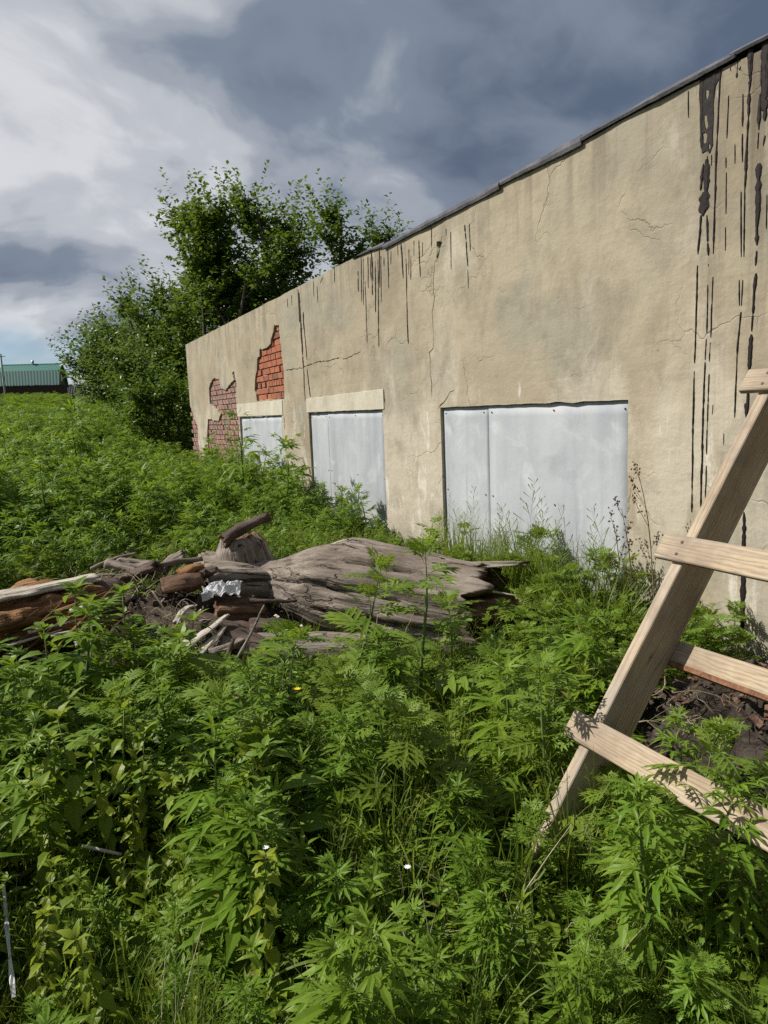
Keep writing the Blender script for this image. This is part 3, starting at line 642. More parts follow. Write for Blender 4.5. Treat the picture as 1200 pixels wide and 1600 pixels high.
    for di, (y0, z0, y1, z1, w) in enumerate(DRIPS + SMEAR):
        rr = random.Random(di); n = max(4, int(abs(z0 - z1) / 0.012)); pts = []; ws = []
        far = 0.72 if y0 > 5 else 0.95
        for i in range(n + 1):
            t = i / n; z = z0 + (z1 - z0) * t; tap = min(1, 0.5 + (z0 - z) / .04) * min(1, 0.3 + (z - z1) / .05)
            pts.append((y0 + (y1 - y0) * t + w * 0.22 * fnoise(z * 9, y0 * 5, di), z))
            gap = 0.0 if fnoise(z * 17, y0 * 7, di + 2) < -.52 else 1.0
            ws.append(gap * w * 0.5 * far * tap * max(0.15, 1.0 + 0.75 * fnoise(z * 8, y0 * 3, di + 4) + 0.7 * fnoise(z * 34, y0, di)))
        strip(pts, ws)
    # the broad tar blotch below the felt
    P = poly_noise(BLOT, 0.03, 0.010, 7.0)
    holes = [poly_noise(h, 0.02, 0.004, 4.0) for h in ([(3.125, 3.315), (3.104, 3.31), (3.100, 3.285), (3.114, 3.255), (3.124, 3.285)], [(3.132, 3.19), (3.112, 3.182), (3.100, 3.118), (3.116, 3.105), (3.131, 3.158)], [(3.140, 3.095), (3.120, 3.098), (3.106, 3.074), (3.114, 3.038), (3.134, 3.040)], [(3.098, 3.03), (3.085, 3.02), (3.083, 3.0), (3.096, 2.995)])]
    co = []; ed = []
    for h in [P] + holes:
        s = len(co); co += [Vector(p) for p in h]; ed += [(s + i, s + (i + 1) % len(h)) for i in range(len(h))]
    for i in range(12):
        for j in range(24):
            q = (3.01 + i * 0.014, 2.96 + j * 0.019)
            if inside(q, P): co.append(Vector(q))
    vo, eo, fo, *_ = delaunay_2d_cdt(co, ed, [], 0, 1e-6)
    f = []
    for t in fo:
        c = (sum(vo[i].x for i in t) / 3, sum(vo[i].y for i in t) / 3)
        if inside(c, P) and not any(inside(c, h) for h in holes): f.append(tuple(reversed(t)))
    v = [(wall_x(p.x, p.y) - 0.004 - 0.002 * fnoise(p.x, p.y, 3, 40), p.x, p.y) for p in vo]
    me = mesh('tar_blotch', v, f); bm = bmesh.new(); bm.from_mesh(me)
    bmesh.ops.delete(bm, geom=[q for q in bm.verts if not q.link_faces], context='VERTS')
    g = bmesh.ops.extrude_edge_only(bm, edges=[e for e in bm.edges if e.is_boundary])
    for q in g['geom']:
        if isinstance(q, bmesh.types.BMVert): q.co.x += 0.007
    bm.to_mesh(me); bm.free()
    child('tar_blotch', me, B, MAT['tar'])
    # roofing felt lapping over the wall head
    def felt(ya, yb, zl, zt, seed):
        n = int((yb - ya) / 0.05); v = []; f = []
        for i in range(n + 1):
            t = i / n; y = ya + (yb - ya) * t
            lo = zl[0] + (zl[1] - zl[0]) * t + 0.010 * fbm(y, seed, 0, 2.2, 3) + 0.004 * fnoise(y * 14, seed)
            hi = zt[0] + (zt[1] - zt[0]) * t + 0.010 * fbm(y, seed + 4, 0, 1.3, 2)
            ov = 0.030 + 0.016 * fnoise(y * 2.5, seed + 2)
            P = [(WX - ov * 0.75, lo), (WX - ov, lo + (hi - lo) * .35), (WX - ov * .8, hi - .012), (WX + 0.02, hi), (WX + 0.45, hi + 0.004), (WX + 0.45, hi - 0.008), (WX + 0.02, hi - 0.012), (WX - ov * .8 + .009, hi - .022), (WX - ov + .009, lo + (hi - lo) * .35), (WX - ov * .75 + .009, lo + .001)]
            v += [(a, y, b) for a, b in P]
        k = 10
        for i in range(n):
            for j in range(k): f.append((i * k + j, i * k + (j + 1) % k, (i + 1) * k + (j + 1) % k, (i + 1) * k + j))
        f += [tuple(range(k)), tuple(n * k + j for j in range(k - 1, -1, -1))]
        me = mesh('roofing_felt', v, f); bm = bmesh.new(); bm.from_mesh(me); bmesh.ops.recalc_face_normals(bm, faces=bm.faces); bm.to_mesh(me); bm.free()
        child('roofing_felt', me, B, MAT['felt'])
    felt(Y0, 2.95, (3.405, 3.402), (3.442, 3.438), 1.0)
    felt(2.92, 4.17, (3.394, 3.372), (3.434, 3.418), 2.0)
    felt(4.12, 5.13, (3.345, 3.356), (3.418, 3.402), 3.0)
    felt(5.08, 7.22, (3.330, 3.312), (3.396, 3.372), 4.0)
    felt(7.18, 8.05, (3.335, 3.385), (3.392, 3.396), 5.0)
build_building()

# ------------------------------------------------------------------ far house, fence, pole
def build_house():
    loc = (0.85, 120.0, 4.85)
    H = empty('green_roofed_house', loc, (0, 0, RAD(-14)))
    tag(H, 'distant house with green metal gambrel roof behind dark fence', 'house')
    hw, hd = 4.1, 2.9
    v, f = box_data(2 * hw - .4, 2 * hd - .4, 2.6, 0, 0, 1.2); link('wall', mesh('wall', v, f), H, MAT['boards'])
    prof = [(-hd - .15, 2.2), (-hd + .95, 4.35), (0, 5.35), (hd - .95, 4.35), (hd + .15, 2.2)]
    inner = [(a * .94, b - .12) for a, b in prof]
    v = []; f = []
    for x in (-hw, hw):
        v += [(x, a, b) for a, b in prof] + [(x, a, b) for a, b in inner]
    for i in range(4):
        f += [(i, i + 1, i + 11, i + 10), (i + 5, i + 15, i + 16, i + 6), (i, i + 5, i + 6, i + 1), (i + 10, i + 11, i + 16, i + 15)]
    f += [(0, 10, 15, 5), (4, 9, 19, 14)]
    R = link('roof', mesh('roof', v, f), H, MAT['greenroof'])
    v = [(hw - .35, a * .95, b - .1) for a, b in prof] + [(-hw + .35, a * .95, b - .1) for a, b in prof]
    link('gable', mesh('gable', v, [(0, 1, 2, 3, 4), (9, 8, 7, 6, 5)] + [(i, i + 5, i + 6, i + 1) for i in range(4)]), H, MAT['boards'])
    v, f = box_data(.06, .9, 1.0, hw - .33, 0, 3.3); W_ = link('window', mesh('window', v, f), H, MAT['palewood'])
    v, f = box_data(.03, .7, .8, hw - .29, 0, 3.3); link('pane', mesh('pane', v, f), W_, MAT['glass'])
    v, f = tube([(0.1, 0, 5.2), (0.1, 0, 5.75), (0.1, 0, 5.76), (0.1, 0, 5.95)], [.16, .16, .26, .12], 8); link('chimney', mesh('chimney', v, f), R, MAT['galv'])
    v, f = tube([(-hw - .05, 0, 5.36), (hw + .05, 0, 5.36)], [.1, .1], 6); link('ridge_cap', mesh('ridge_cap', v, f), R, MAT['greenroof'])
    # fence
    F = empty('board_fence', (-2, 113.5, 5.15)); tag(F, 'dark brown board fence in front of green roofed house', 'fence')
    me = [bev_box('board', .19, .03, 1.75 + .05 * k, 0, 1) for k in range(3)]
    rr = random.Random(2)
    for i in range(100):
        o = link('board', me[rr.randrange(3)], F, MAT['fence']); o.location = (-12 + i * .215, rr.uniform(-.01, .01), .9)
    for z in (.5, 1.6):
        v, f = box_data(21.6, .06, .1, -1.3, .05, z); link('rail', mesh('rail', v, f), F, MAT['fence'])
    P = empty('utility_pole', (-2.75, 108, 4.6)); tag(P, 'thin grey utility pole left of the green roofed house', 'pole')
    v, f = tube([(0, 0, -.5), (0, 0, 6.1)], [.12, .085], 8); link('post', mesh('post', v, f), P, MAT['concrete'])
    v, f = box_data(1.0, .08, .08, 0, 0, 5.8); link('crossarm', mesh('crossarm', v, f), P, MAT['concrete'])
build_house()

# ------------------------------------------------------------------ plank ladder leaning on the wall
def build_ladder():
    U = Vector((0.582, 0, 0.813)).normalized(); Nn = Vector((-U.z, 0, U.x)); Yv = Vector((0, 1, 0))
    foot = Vector((1.405, 2.0, 0.015))                       # on the upper-left edge line
    Lb = empty('plank_ladder', (foot.x, 1.5, ground_z(foot.x, 1.5)))
    tag(Lb, 'rough pine plank ladder leaning against the wall at the right', 'ladder')
    def board(name, ln, wd, th, origin, ax, ay, az, seed, mat='pine', cuts=5, jit=.0012):
        me = bev_box(name, ln, wd, th, 0.0035, 1, seed, jit, 0)
        bm = bmesh.new(); bm.from_mesh(me)
        es = [e for e in bm.edges if abs((e.verts[0].co - e.verts[1].co).normalized().x) > .98]
        bmesh.ops.subdivide_edges(bm, edges=es, cuts=14)
        for q in bm.verts:
            q.co.y += 0.0035 * fnoise(q.co.x * 3, seed, 0) ; q.co.z += 0.0022 * fnoise(q.co.x * 4, seed, 5)
        bm.to_mesh(me); bm.free()
        o = link(name, me, Lb, MAT[mat]); o.matrix_parent_inverse = Matrix.Translation(-Lb.location)
        o.matrix_basis = Matrix(((ax.x, ay.x, az.x, origin.x), (ax.y, ay.y, az.y, origin.y), (ax.z, ay.z, az.z, origin.z), (0, 0, 0, 1)))
        return o
    SL = 3.36; D = 0.165
    # stringers: long axis U, depth along -N, thickness along Y
    for yc, s in ((2.0, 1), (.90, 2)):
        c = foot + U * (SL / 2 - .08) - Nn * (D / 2); c.y = yc
        board('stringer', SL, D, 0.05, c, U, Nn, U.cross(Nn), s)
    # rungs on the upper edge (and two on the underside)
    def rung(dist, wd, side, y0=2.10, y1=0.80, th=0.024, skew=0.0, name='rung'):
        Ux = (Vector((0, -1, 0)) + U * skew).normalized(); Uy = Ux.cross(Nn) * -1
        c = foot + U * dist + Nn * ((th / 2 + .001) if side > 0 else -(D + th / 2 + .001)); c.y = (y0 + y1) / 2
        r = board(name, y0 - y1, wd, th, c, Ux, Uy, Ux.cross(Uy), int(dist * 100))
        for yy in (2.0, .90):
            for k in (-.025, .025):
                v, f = tube([(0, 0, 0), (0, 0, .003)], [.0065, .006], 7)
                n = link('nail', mesh('nail', v, f), r, MAT['screw'])
                lx = c.y - yy; sg = 1 if Ux.cross(Uy).dot(Nn) > 0 else -1
                n.location = (lx, k, sg * th / 2 if side > 0 else -sg * th / 2)
        return r
    rung(0.548, .102, 1, skew=0.0)
    rung(1.31, .104, 1)
    rung(2.07, .104, 1, th=.026)
    rung(2.82, .10, 1)
    b = rung(.975, .088, -1, y0=2.045)
    # waney bark edge of the underside rung
    n = 26; v = []; f = []
    for i in range(n + 1):
        t = i / n; y = 2.0 - t * 1.15; c = foot + U * (.975 - .046) - Nn * (D + .013); h = .012 + .007 * fbm(y * 6, 1.0)
        for dn, du in ((.014, .006), (.010, -h), (-.012, -h * 1.2), (-.016, .004)):
            p = c + Nn * dn + U * du; v.append((p.x, y, p.z))
    for i in range(n):
        for k in range(4): f.append((i * 4 + k, i * 4 + (k + 1) % 4, i * 4 + 4 + (k + 1) % 4, i * 4 + 4 + k))
    f += [(0, 1, 2, 3), tuple(n * 4 + k for k in (3, 2, 1, 0))]
    me = mesh('bark_edge', v, f); bm = bmesh.new(); bm.from_mesh(me); bmesh.ops.recalc_face_normals(bm, faces=bm.faces); bm.to_mesh(me); bm.free()
    child('bark_edge', me, Lb, MAT['pine_bark'])
build_ladder()

# ------------------------------------------------------------------ dead wood
def wood_piece(name, p0, p1, r0, r1, mat, seed, n=22, m=30, rough=.12, bulge=None, flat=1.0, jag=(0, 0), hollow=(0, 0), bend=(0, 0), parent=None, gn=1.0, core=None, splits=()):
    """tapered noisy trunk from p0 to p1, grain along local X; jag: ragged ends, hollow: depth of rotted-out ends"""
    p0 = Vector(p0); p1 = Vector(p1); ax = (p1 - p0); L = ax.length; X = ax.normalized()
    Z = (Vector((0, 0, 1)) - X * X.z).normalized() if abs(X.z) < .95 else Vector((1, 0, 0)); Z = (Z - X * Z.dot(X)).normalized(); Y = Z.cross(X)
    v = []; f = []
    def rad(t, a):
        r = r0 + (r1 - r0) * t
        if bulge: r *= bulge(t, a)
        r *= 1 + rough * 1.5 * fbm(t * L * 1.2 / max(r0, .05) * .35, math.cos(a) * 1.0, math.sin(a) * 1.0 + seed, gn, 3)
        r *= 1 + rough * .45 * fnoise(math.cos(a) * 3.2 + t * .8, math.sin(a) * 3.2, seed * 1.7) + rough * .3 * fnoise(math.cos(a) * 8 + t, math.sin(a) * 8, seed * 2.3)
        r *= 1 + rough * .16 * fnoise(math.cos(a) * 17 + t * .5, math.sin(a) * 17, seed * 3.1) + rough * .3 * fnoise(math.cos(a) * 1.5 + t * L * 5, math.sin(a) * 1.5, seed * .7)
        for (sa, st0, st1, sw, sdp) in splits:
            if st0 < t < st1:
                ca = sa + .10 * fnoise(t * 7, sa * 3, seed) + .05 * fnoise(t * 22, sa, seed); dd = abs((a - ca + PI) % (2 * PI) - PI)
                e = math.sin(PI * (t - st0) / (st1 - st0)) ** .5; r *= 1 - sdp * e * math.exp(-(dd / (sw * e + .01)) ** 2)
        return r
    for i in range(n + 1):
        t = i / n
        for k in range(m):
            a = 2 * PI * k / m; r = rad(t, a); x = t * L
            if i <= 2 and jag[0]: x += jag[0] * (1 - i / 3) * (fnoise(math.cos(a) * 2.2, math.sin(a) * 2.2, seed + 3) * 1.2 + .6 * fnoise(math.cos(a) * 7, math.sin(a) * 7, seed + 5))
            if i >= n - 2 and jag[1]: x += jag[1] * (1 - (n - i) / 3) * (fnoise(math.cos(a) * 2.2, math.sin(a) * 2.2, seed + 13) * 1.2 + .6 * fnoise(math.cos(a) * 7, math.sin(a) * 7, seed + 15))
            v.append((x, math.cos(a) * r + bend[0] * math.sin(PI * t), math.sin(a) * r * flat + bend[1] * math.sin(PI * t)))
    for i in range(n):
        for k in range(m):
            q = (k + 1) % m; f.append((i * m + k, (i + 1) * m + k, (i + 1) * m + q, i * m + q))
    nmain = len(f)
    for e, s in ((0, 0), (1, n)):
        h = hollow[e]; sgn = 1 if e == 0 else -1
        prev = [s * m + k for k in range(m)]
        rings = [(.80, .05), (.62, .55), (.42, .9), (.2, 1.0)] if h else [(.6, 0), (.25, 0)]
        for q, dd in rings:
            cur = []
            for k in range(m):
                b = v[s * m + k]; cur.append(len(v)); jit = .25 * fnoise(k * .9, q * 9, seed)
                v.append((b[0] + sgn * h * dd * (1 + jit) + (0 if h else .01 * jit), bend[0] * math.sin(PI * (s / n)) + (b[1]) * q * (1 + jit * .5), b[2] * q * (1 + jit * .5)))
            for k in range(m):
                w = (k + 1) % m
                f.append((prev[k], prev[w], cur[w], cur[k]) if e == 0 else (prev[k], cur[k], cur[w], prev[w]))
            prev = cur
        f.append(tuple(prev) if e == 0 else tuple(reversed(prev)))
    me = mesh(name, v, f, True)
    me.materials.append(MAT[mat]); me.materials.append(MAT[core or mat])
    mi = [0] * nmain + [1] * (len(f) - nmain); me.polygons.foreach_set('material_index', mi)
    o = bpy.data.objects.new(name, me); COL.objects.link(o)
    o.matrix_world = Matrix(((X.x, Y.x, Z.x, p0.x), (X.y, Y.y, Z.y, p0.y), (X.z, Y.z, Z.z, p0.z), (0, 0, 0, 1)))
    return o
def adopt(o, parent):
    mw = o.matrix_basis.copy(); o.parent = parent; o.matrix_parent_inverse = Matrix.Translation(-parent.location); o.matrix_basis = mw
    return o

def build_deadwood():
    # the big grey trunk
    T = empty('fallen_trunk', (2.15, 4.75, 0)); tag(T, 'huge weathered grey trunk with rotten hollow end in front of wall', 'log')
    def bulge(t, a):
        u = max(0, min(1, (t - .20) / .42)); b = .40 + .66 * u * u * (3 - 2 * u) - .12 * max(0, (t - .6))
        b += .12 * math.exp(-((t - .50) / .13) ** 2) * max(0, math.sin(a))
        return b
    main = adopt(wood_piece('trunk', (1.12, 5.92, .44), (2.68, 4.26, .21), .35, .35, 'deadwood', 2.0, 96, 150, .13, bulge, 1.0, (0.05, .24), (.05, .42), (0, .0), core='crumb', splits=((2.2, .35, .98, .035, .22), (2.75, .25, .8, .03, .16), (3.3, .5, .99, .04, .25), (1.7, .45, .9, .025, .14), (3.75, .35, .85, .03, .18), (2.48, .62, .97, .02, .12), (1.95, .3, .6, .02, .10))), T)
    k = adopt(wood_piece('knot', (2.16, 4.90, .50), (2.10, 4.76, .61), .055, .042, 'deadwood', 5.0, 6, 14, .25, jag=(0, .02), hollow=(0, .03), core='crumb'), T)
    # torn slab on top of the broken end
    adopt(wood_piece('splinter_slab', (2.50, 4.52, .535), (3.04, 4.24, .54), .12, .07, 'deadwood', 7.0, 12, 18, .22, None, .16, (.05, .12), core='crumb'), T)
    adopt(wood_piece('rotten_core', (2.62, 4.34, .22), (3.42, 4.02, .215), .19, .055, 'crumb', 8.0, 26, 26, .55, None, .6, (.05, .08), (0, 0), gn=2.4), T)
    adopt(wood_piece('rotten_core', (2.62, 4.20, .0), (2.98, 3.92, .04), .16, .07, 'crumb', 9.0, 16, 20, .5, None, .7, (.05, .05), gn=2.2), T)
    for i, (a, b, r) in enumerate((((2.50, 4.10, .16), (2.56, 4.02, .0), .04), ((2.74, 4.26, .38), (2.94, 4.12, .34), .022), ((2.46, 4.10, .04), (2.54, 3.98, -.06), .045), ((2.72, 4.12, .30), (2.84, 4.02, .22), .02))):
        adopt(wood_piece('pale_splinter', a, b, r, r * .35, 'palewood', 20.0 + i, 7, 8, .3, None, .5), T)
    # left continuation: twisted root limb with upright stub
    adopt(wood_piece('root_limb', (1.78, 5.40, .34), (1.08, 5.50, .42), .17, .19, 'deadwood', 11.0, 18, 26, .22, None, .8, (.02, .08), (0, .08), core='crumb'), T)
    S = empty('upright_stub', (1.38, 5.5, 0)); tag(S, 'barrel shaped grey stump with broken branch on top behind the trunk', 'stump')
    adopt(wood_piece('stump_body', (1.50, 5.62, .0), (1.40, 5.72, .70), .225, .20, 'deadwood', 12.0, 40, 60, .16, lambda t, a: 1 + .10 * math.sin(PI * t) - .9 * max(0, t - .88) * 2, 1.0, (0, .03), (0, .04), core='crumb', splits=((3.0, .2, .98, .05, .2), (4.0, .3, .95, .05, .2), (2.2, .4, .98, .04, .2))), S)
    adopt(wood_piece('branch_stub', (1.24, 5.60, .705), (1.60, 5.56, .865), .07, .048, 'darkwood', 13.0, 14, 18, .35, None, .75, (.05, .10), (.03, .05), core='crumb', bend=(0, .02)), S)
    # low dark trunk in the middle, earth-coloured
    o = wood_piece('rotten_trunk', (.58, 5.28, .22), (1.28, 4.52, .06), .25, .20, 'darkwood', 15.0, 44, 48, .26, None, .9, (.08, .06), (0, .1), core='crumb'); tag(o, 'dark brown barkless trunk half buried in the brush pile', 'log')
    o = wood_piece('rotten_trunk', (1.0, 4.75, .10), (1.9, 4.35, .05), .22, .17, 'deadwood', 16.0, 24, 30, .16, None, .8, (.08, .06), core='crumb'); tag(o, 'low grey brown log lying before the big trunk under weeds', 'log')
    # split log at the left edge
    Q = empty('split_log', (-.1, 4.75, 0)); tag(Q, 'split log at left edge with orange rotten heart and bleached top', 'log')
    adopt(wood_piece('rotten_heart', (-.75, 4.62, .42), (.26, 4.93, .50), .25, .17, 'rotwood', 17.0, 60, 44, .5, None, .85, (.06, .08), (0, .10), gn=2.0, core='crumb'), Q)
    adopt(wood_piece('bleached_rind', (-.78, 4.64, .645), (.28, 4.93, .675), .10, .085, 'palewood', 18.0, 40, 30, .34, None, .28, (.02, .02), core='darkwood'), Q)
    adopt(wood_piece('bark_end', (.16, 4.93, .52), (.40, 4.98, .50), .165, .13, 'darkwood', 19.0, 8, 24, .2, None, 1.0, (.02, .03), (0, .05), core='crumb'), Q)
    rr = random.Random(4)
    for i in range(22):
        x = -.55 + .038 * i; y = 4.5 + rr.uniform(-.03, .12)
        adopt(wood_piece('rotten_splinter', (x - .15, y, .32 + .008 * i + rr.uniform(-.1, .1)), (x + .14, y + .05, .42 + .008 * i + rr.uniform(-.1, .12)), rr.uniform(.012, .03), .006, 'rotwood' if i % 3 else 'palewood', 30.0 + i, 6, 7, .3, None, .45), Q)
    # white chips of pale wood in the heap, bark slabs, sticks
    CAT = {'s': ('wood splinter', 'loose splinters among the logs'), 'b': ('bark slab', 'bark slabs in the brush pile'), 'k': ('stick', 'dead sticks on the brush pile')}
    NOTE = ['long bleached splinter leaning on the dark barkless trunk', 'bleached splinter under the longest one beside the dark trunk', 'short bleached splinter left of the longest one',
            'wide grey splinter below the bleached ones', 'pale wood piece lying in the weeds below the brush pile', 'small upright pale splinter right of the bleached ones',
            'grey bark slab at the far left of the brush pile', 'flat dark bark slab behind the white plastic film', 'crumbling brown slab in the middle of the brush pile', 'thick dark bark slab beside the split log end',
            'light bark slab at the back left of the brush pile', 'crumbling slab between plastic film and big trunk', 'dark bark slab in front of the big trunk root', 'orange-brown bark chunk on top of the brush pile', 'upright grey bark piece at the back of the brush pile',
            'long grey stick lying along the top of the brush pile', 'thick grey stick slanting at the back of the brush pile', 'thin upright grey stick in front of the bleached splinters', 'short dark stick standing below the bleached splinters',
            'thin grey stick behind the brush pile at left', 'dark stick lying right of the plastic film', 'thin bent twig hanging over the dark trunk', 'thin grey twig at the left rear of the brush pile']
    pieces = [('s', 'palewood', (.74, 4.62, .24), (1.04, 4.72, .36), .05, .02), ('s', 'palewood', (.80, 4.52, .20), (1.0, 4.66, .30), .04, .02), ('s', 'palewood', (.72, 4.78, .34), (.86, 4.86, .42), .035, .015),
              ('s', 'deadwood', (.86, 4.50, .20), (1.12, 4.58, .24), .06, .03), ('s', 'palewood', (.80, 3.86, .14), (1.04, 3.80, .17), .05, .03), ('s', 'palewood', (1.0, 4.40, .08), (1.06, 4.30, .27), .02, .01),
              ('b', 'darkwood', (.42, 5.62, .50), (.72, 5.42, .60), .10, .07), ('b', 'darkwood', (.85, 5.50, .46), (1.15, 5.42, .52), .12, .08), ('b', 'crumb', (.72, 5.30, .46), (1.0, 5.28, .50), .13, .09), ('b', 'darkwood', (.30, 5.45, .40), (.55, 5.25, .42), .14, .10),
              ('b', 'deadwood', (.50, 5.80, .60), (.74, 5.62, .58), .07, .05), ('b', 'crumb', (1.02, 4.98, .34), (1.34, 4.92, .30), .14, .10), ('b', 'darkwood', (1.18, 4.72, .24), (1.5, 4.66, .20), .10, .06), ('b', 'rotwood', (.86, 5.34, .54), (1.02, 5.36, .58), .07, .05),
              ('b', 'deadwood', (.78, 5.66, .52), (.94, 5.60, .64), .08, .05),
              ('k', 'deadwood', (.55, 5.46, .56), (1.06, 5.52, .60), .025, .018), ('k', 'deadwood', (.40, 5.72, .62), (.70, 5.44, .52), .03, .018), ('k', 'deadwood', (.90, 4.36, .04), (1.22, 4.46, .46), .012, .006), ('k', 'darkwood', (.86, 4.36, .0), (1.02, 4.50, .26), .022, .015),
              ('k', 'deadwood', (.30, 5.9, .55), (.62, 5.75, .66), .018, .01), ('k', 'darkwood', (1.22, 4.86, .40), (1.55, 4.82, .36), .02, .01), ('k', 'deadwood', (.62, 5.02, .52), (.82, 4.72, .22), .007, .005), ('k', 'deadwood', (.18, 5.7, .5), (.5, 5.5, .55), .012, .008)]
    nm = {'s': 'wood_splinter', 'b': 'bark_slab', 'k': 'dead_stick'}
    for i, (t, mt, a, b, r0, r1) in enumerate(pieces):
        o = wood_piece(nm[t], a, b, r0, r1, mt, 50.0 + i, 18, 20 if t != 'k' else 8, .6, None, .35 if t == 's' else (.5 if t == 'b' else 1.0), (.02, .03) if t != 'k' else (0, 0), bend=(rr.uniform(-.04, .04), rr.uniform(-.01, .04)))
        tag(o, NOTE[i], *CAT[t])
    # dark crumbled mould under the pile
    def heap(name, cx, cy, z0, rx, ry, h, mat, label, seed, cat='soil heap', rot=0.0):
        n, m = 44, 84; v = [(0, 0, h)]; f = []
        for i in range(1, n + 1):
            for k in range(m):
                t = i / n; a = 2 * PI * k / m; w = 1 + .28 * fbm(math.cos(a), math.sin(a), seed, 1.3, 3)
                x = math.cos(a) * rx * t * w; y = math.sin(a) * ry * t * w
                z = h * (1 - t ** 1.7) + .20 * h * fbm(x, y, seed, 4.0, 4) * (1.2 - t) * 2 + .05 * abs(fbm(x, y, seed + 3, 13.0, 2)) + .03 * fnoise(x * 28, y * 28, seed) - (.14 if i == n else 0)
                v.append((x, y, z))
        f += [(0, 1 + k, 1 + (k + 1) % m) for k in range(m)]
        for i in range(n - 1):
            for k in range(m): f.append((1 + i * m + k, 1 + (i + 1) * m + k, 1 + (i + 1) * m + (k + 1) % m, 1 + i * m + (k + 1) % m))
        o = link(name, mesh(name, v, f, True), None, MAT[mat], (cx, cy, z0), (0, 0, rot)); tag(o, label, cat); return o
    heap('mould_heap', .75, 5.25, -.08, .72, .55, .52, 'soil', 'dark heap of rotted wood mould under the brush pile', 3.0)
    heap('earth_heap', 2.82, 2.22, -.1, .58, .66, .52, 'earth', 'dry dark earth heap between ladder and wall', 6.0)
    # straw and bast fibres on both heaps
    for (cx, cy, cz, rx, ry, n, seed, mat, nm_, lb) in ((.42, 5.45, .52, .40, .35, 130, 1, 'straw', 'bast_fibres', 'tangle of dry bast fibres on the brush pile'), (2.45, 2.25, .30, .24, .24, 26, 2, 'straw', 'dry_grass_litter', 'dry grass litter on the earth heap beside the ladder'), (.72, 4.95, .36, .2, .3, 70, 3, 'straw', 'bast_fibres', 'dry fibres hanging over the dark barkless trunk')):
        q = random.Random(seed); V = []; F = []
        for i in range(n):
            x = cx + q.gauss(0, rx * .5); y = cy + q.gauss(0, ry * .5); z = cz + q.uniform(-.12, .06); a = q.uniform(0, 2 * PI); l = q.uniform(.08, .30); p = []
            for s in range(6):
                t = s / 5 - .5; p.append((x + math.cos(a) * l * t + .02 * fnoise(t * 3, i, 1), y + math.sin(a) * l * t + .02 * fnoise(t * 3, i, 7), z + .06 * (.25 - t * t) * 4 * q.uniform(.3, 1)))
            vv, ff = tube(p, [.0016] * 6, 3, False, len(V)); V += vv; F += ff
        o = link(nm_, mesh(nm_, V, F), None, MAT[mat]); tag(o, lb, 'dry grass', kind='stuff')
    # crumbled chips of wood and bark all over the pile
    q = random.Random(9)
    for (nm_, lb, mats, n, spots) in (('wood_chips', 'brown wood and bark chips strewn over the brush pile', ('darkwood', 'crumb', 'deadwood', 'palewood'), 1500, ((.75, 5.25, .75, .45, .42), (1.2, 4.75, .45, .25, .22), (.3, 5.6, .3, .25, .45), (2.95, 4.2, .35, .2, .16), (-.2, 4.5, .4, .12, .34), (2.8, 2.2, .5, .5, .40))),):
        V = []; F = []; MI = []
        for i in range(n):
            cx, cy, rx, ry, cz = spots[q.randrange(len(spots))]; dx, dy = q.gauss(0, .5), q.gauss(0, .5); x, y = cx + dx * rx, cy + dy * ry
            z = cz * math.exp(-(dx * dx + dy * dy) * .55) + q.uniform(-.03, .05); a = q.uniform(.015, .06) * q.uniform(.6, 1.6); b = a * q.uniform(.2, .55); c = b * q.uniform(.15, .5)
            R = Euler((q.uniform(-.8, .8), q.uniform(-.8, .8), q.uniform(0, 6.28))).to_matrix(); bv, bf = box_data(a, b, c); k = len(V)
            V += [R @ (Vector(p) * q.uniform(.75, 1.2)) + Vector((x, y, max(z, ground_z(x, y)))) for p in bv]; F += [tuple(j + k for j in w) for w in bf]; MI += [q.randrange(2 if cx > 2.7 else len(mats))] * 6
        me = mesh(nm_, V, F); [me.materials.append(MAT[m_]) for m_ in mats]; me.polygons.foreach_set('material_index', MI)
        o = bpy.data.objects.new(nm_, me); COL.objects.link(o); tag(o, lb, 'wood chips', kind='stuff')
    # crumpled plastic film
    n = 34; V = []; F = []
    for i in range(n + 1):
        for j in range(n + 1):
            u = i / n - .5; w = j / n - .5; rr_ = 1 + .25 * fnoise(math.atan2(w, u + 1e-6) * 1.5, 1.0)
            h = .07 * abs(fnoise(u * 4, w * 4, 2.0)) * 2 + .035 * abs(fnoise(u * 9, w * 7, 4.0)) + .07 * (0.5 - u * u * 2 - w * w * 2)
            V.append((u * .26 * rr_, w * .17 * rr_, h * .6))
    for i in range(n):
        for j in range(n): F.append((i * (n + 1) + j, (i + 1) * (n + 1) + j, (i + 1) * (n + 1) + j + 1, i * (n + 1) + j + 1))
    me = mesh('plastic_film', V, F); o = link('plastic_film', me, None, MAT['film'], (1.07, 4.98, .46), (RAD(14), RAD(-4), RAD(-18))); tag(o, 'crumpled white plastic film on the brush pile', 'plastic film')
    md = o.modifiers.new('thickness', 'SOLIDIFY'); md.thickness = .002
    # torn white bag strip in the grass
    V = []; F = []
    for i in range(15):
        t = i / 14; w = .005 + .004 * fnoise(t * 5, 1.0)
        for s in (-1, 0, 1): V.append((s * w, .42 * (t - .5) + .01 * s * fnoise(t * 8, s), .03 * math.sin(t * 5) + .015 * abs(s) * fnoise(t * 9, 3)))
    for i in range(14):
        for k in range(2): F.append((i * 3 + k, i * 3 + k + 1, i * 3 + k + 4, i * 3 + k + 3))
    o = link('plastic_strip', mesh('plastic_strip', V, F), None, MAT['film'], (-.205, 2.30, .17), (RAD(18), 0, RAD(4))); tag(o, 'torn white plastic strip in the grass at left edge', 'plastic strip')
    md = o.modifiers.new('thickness', 'SOLIDIFY'); md.thickness = .0015
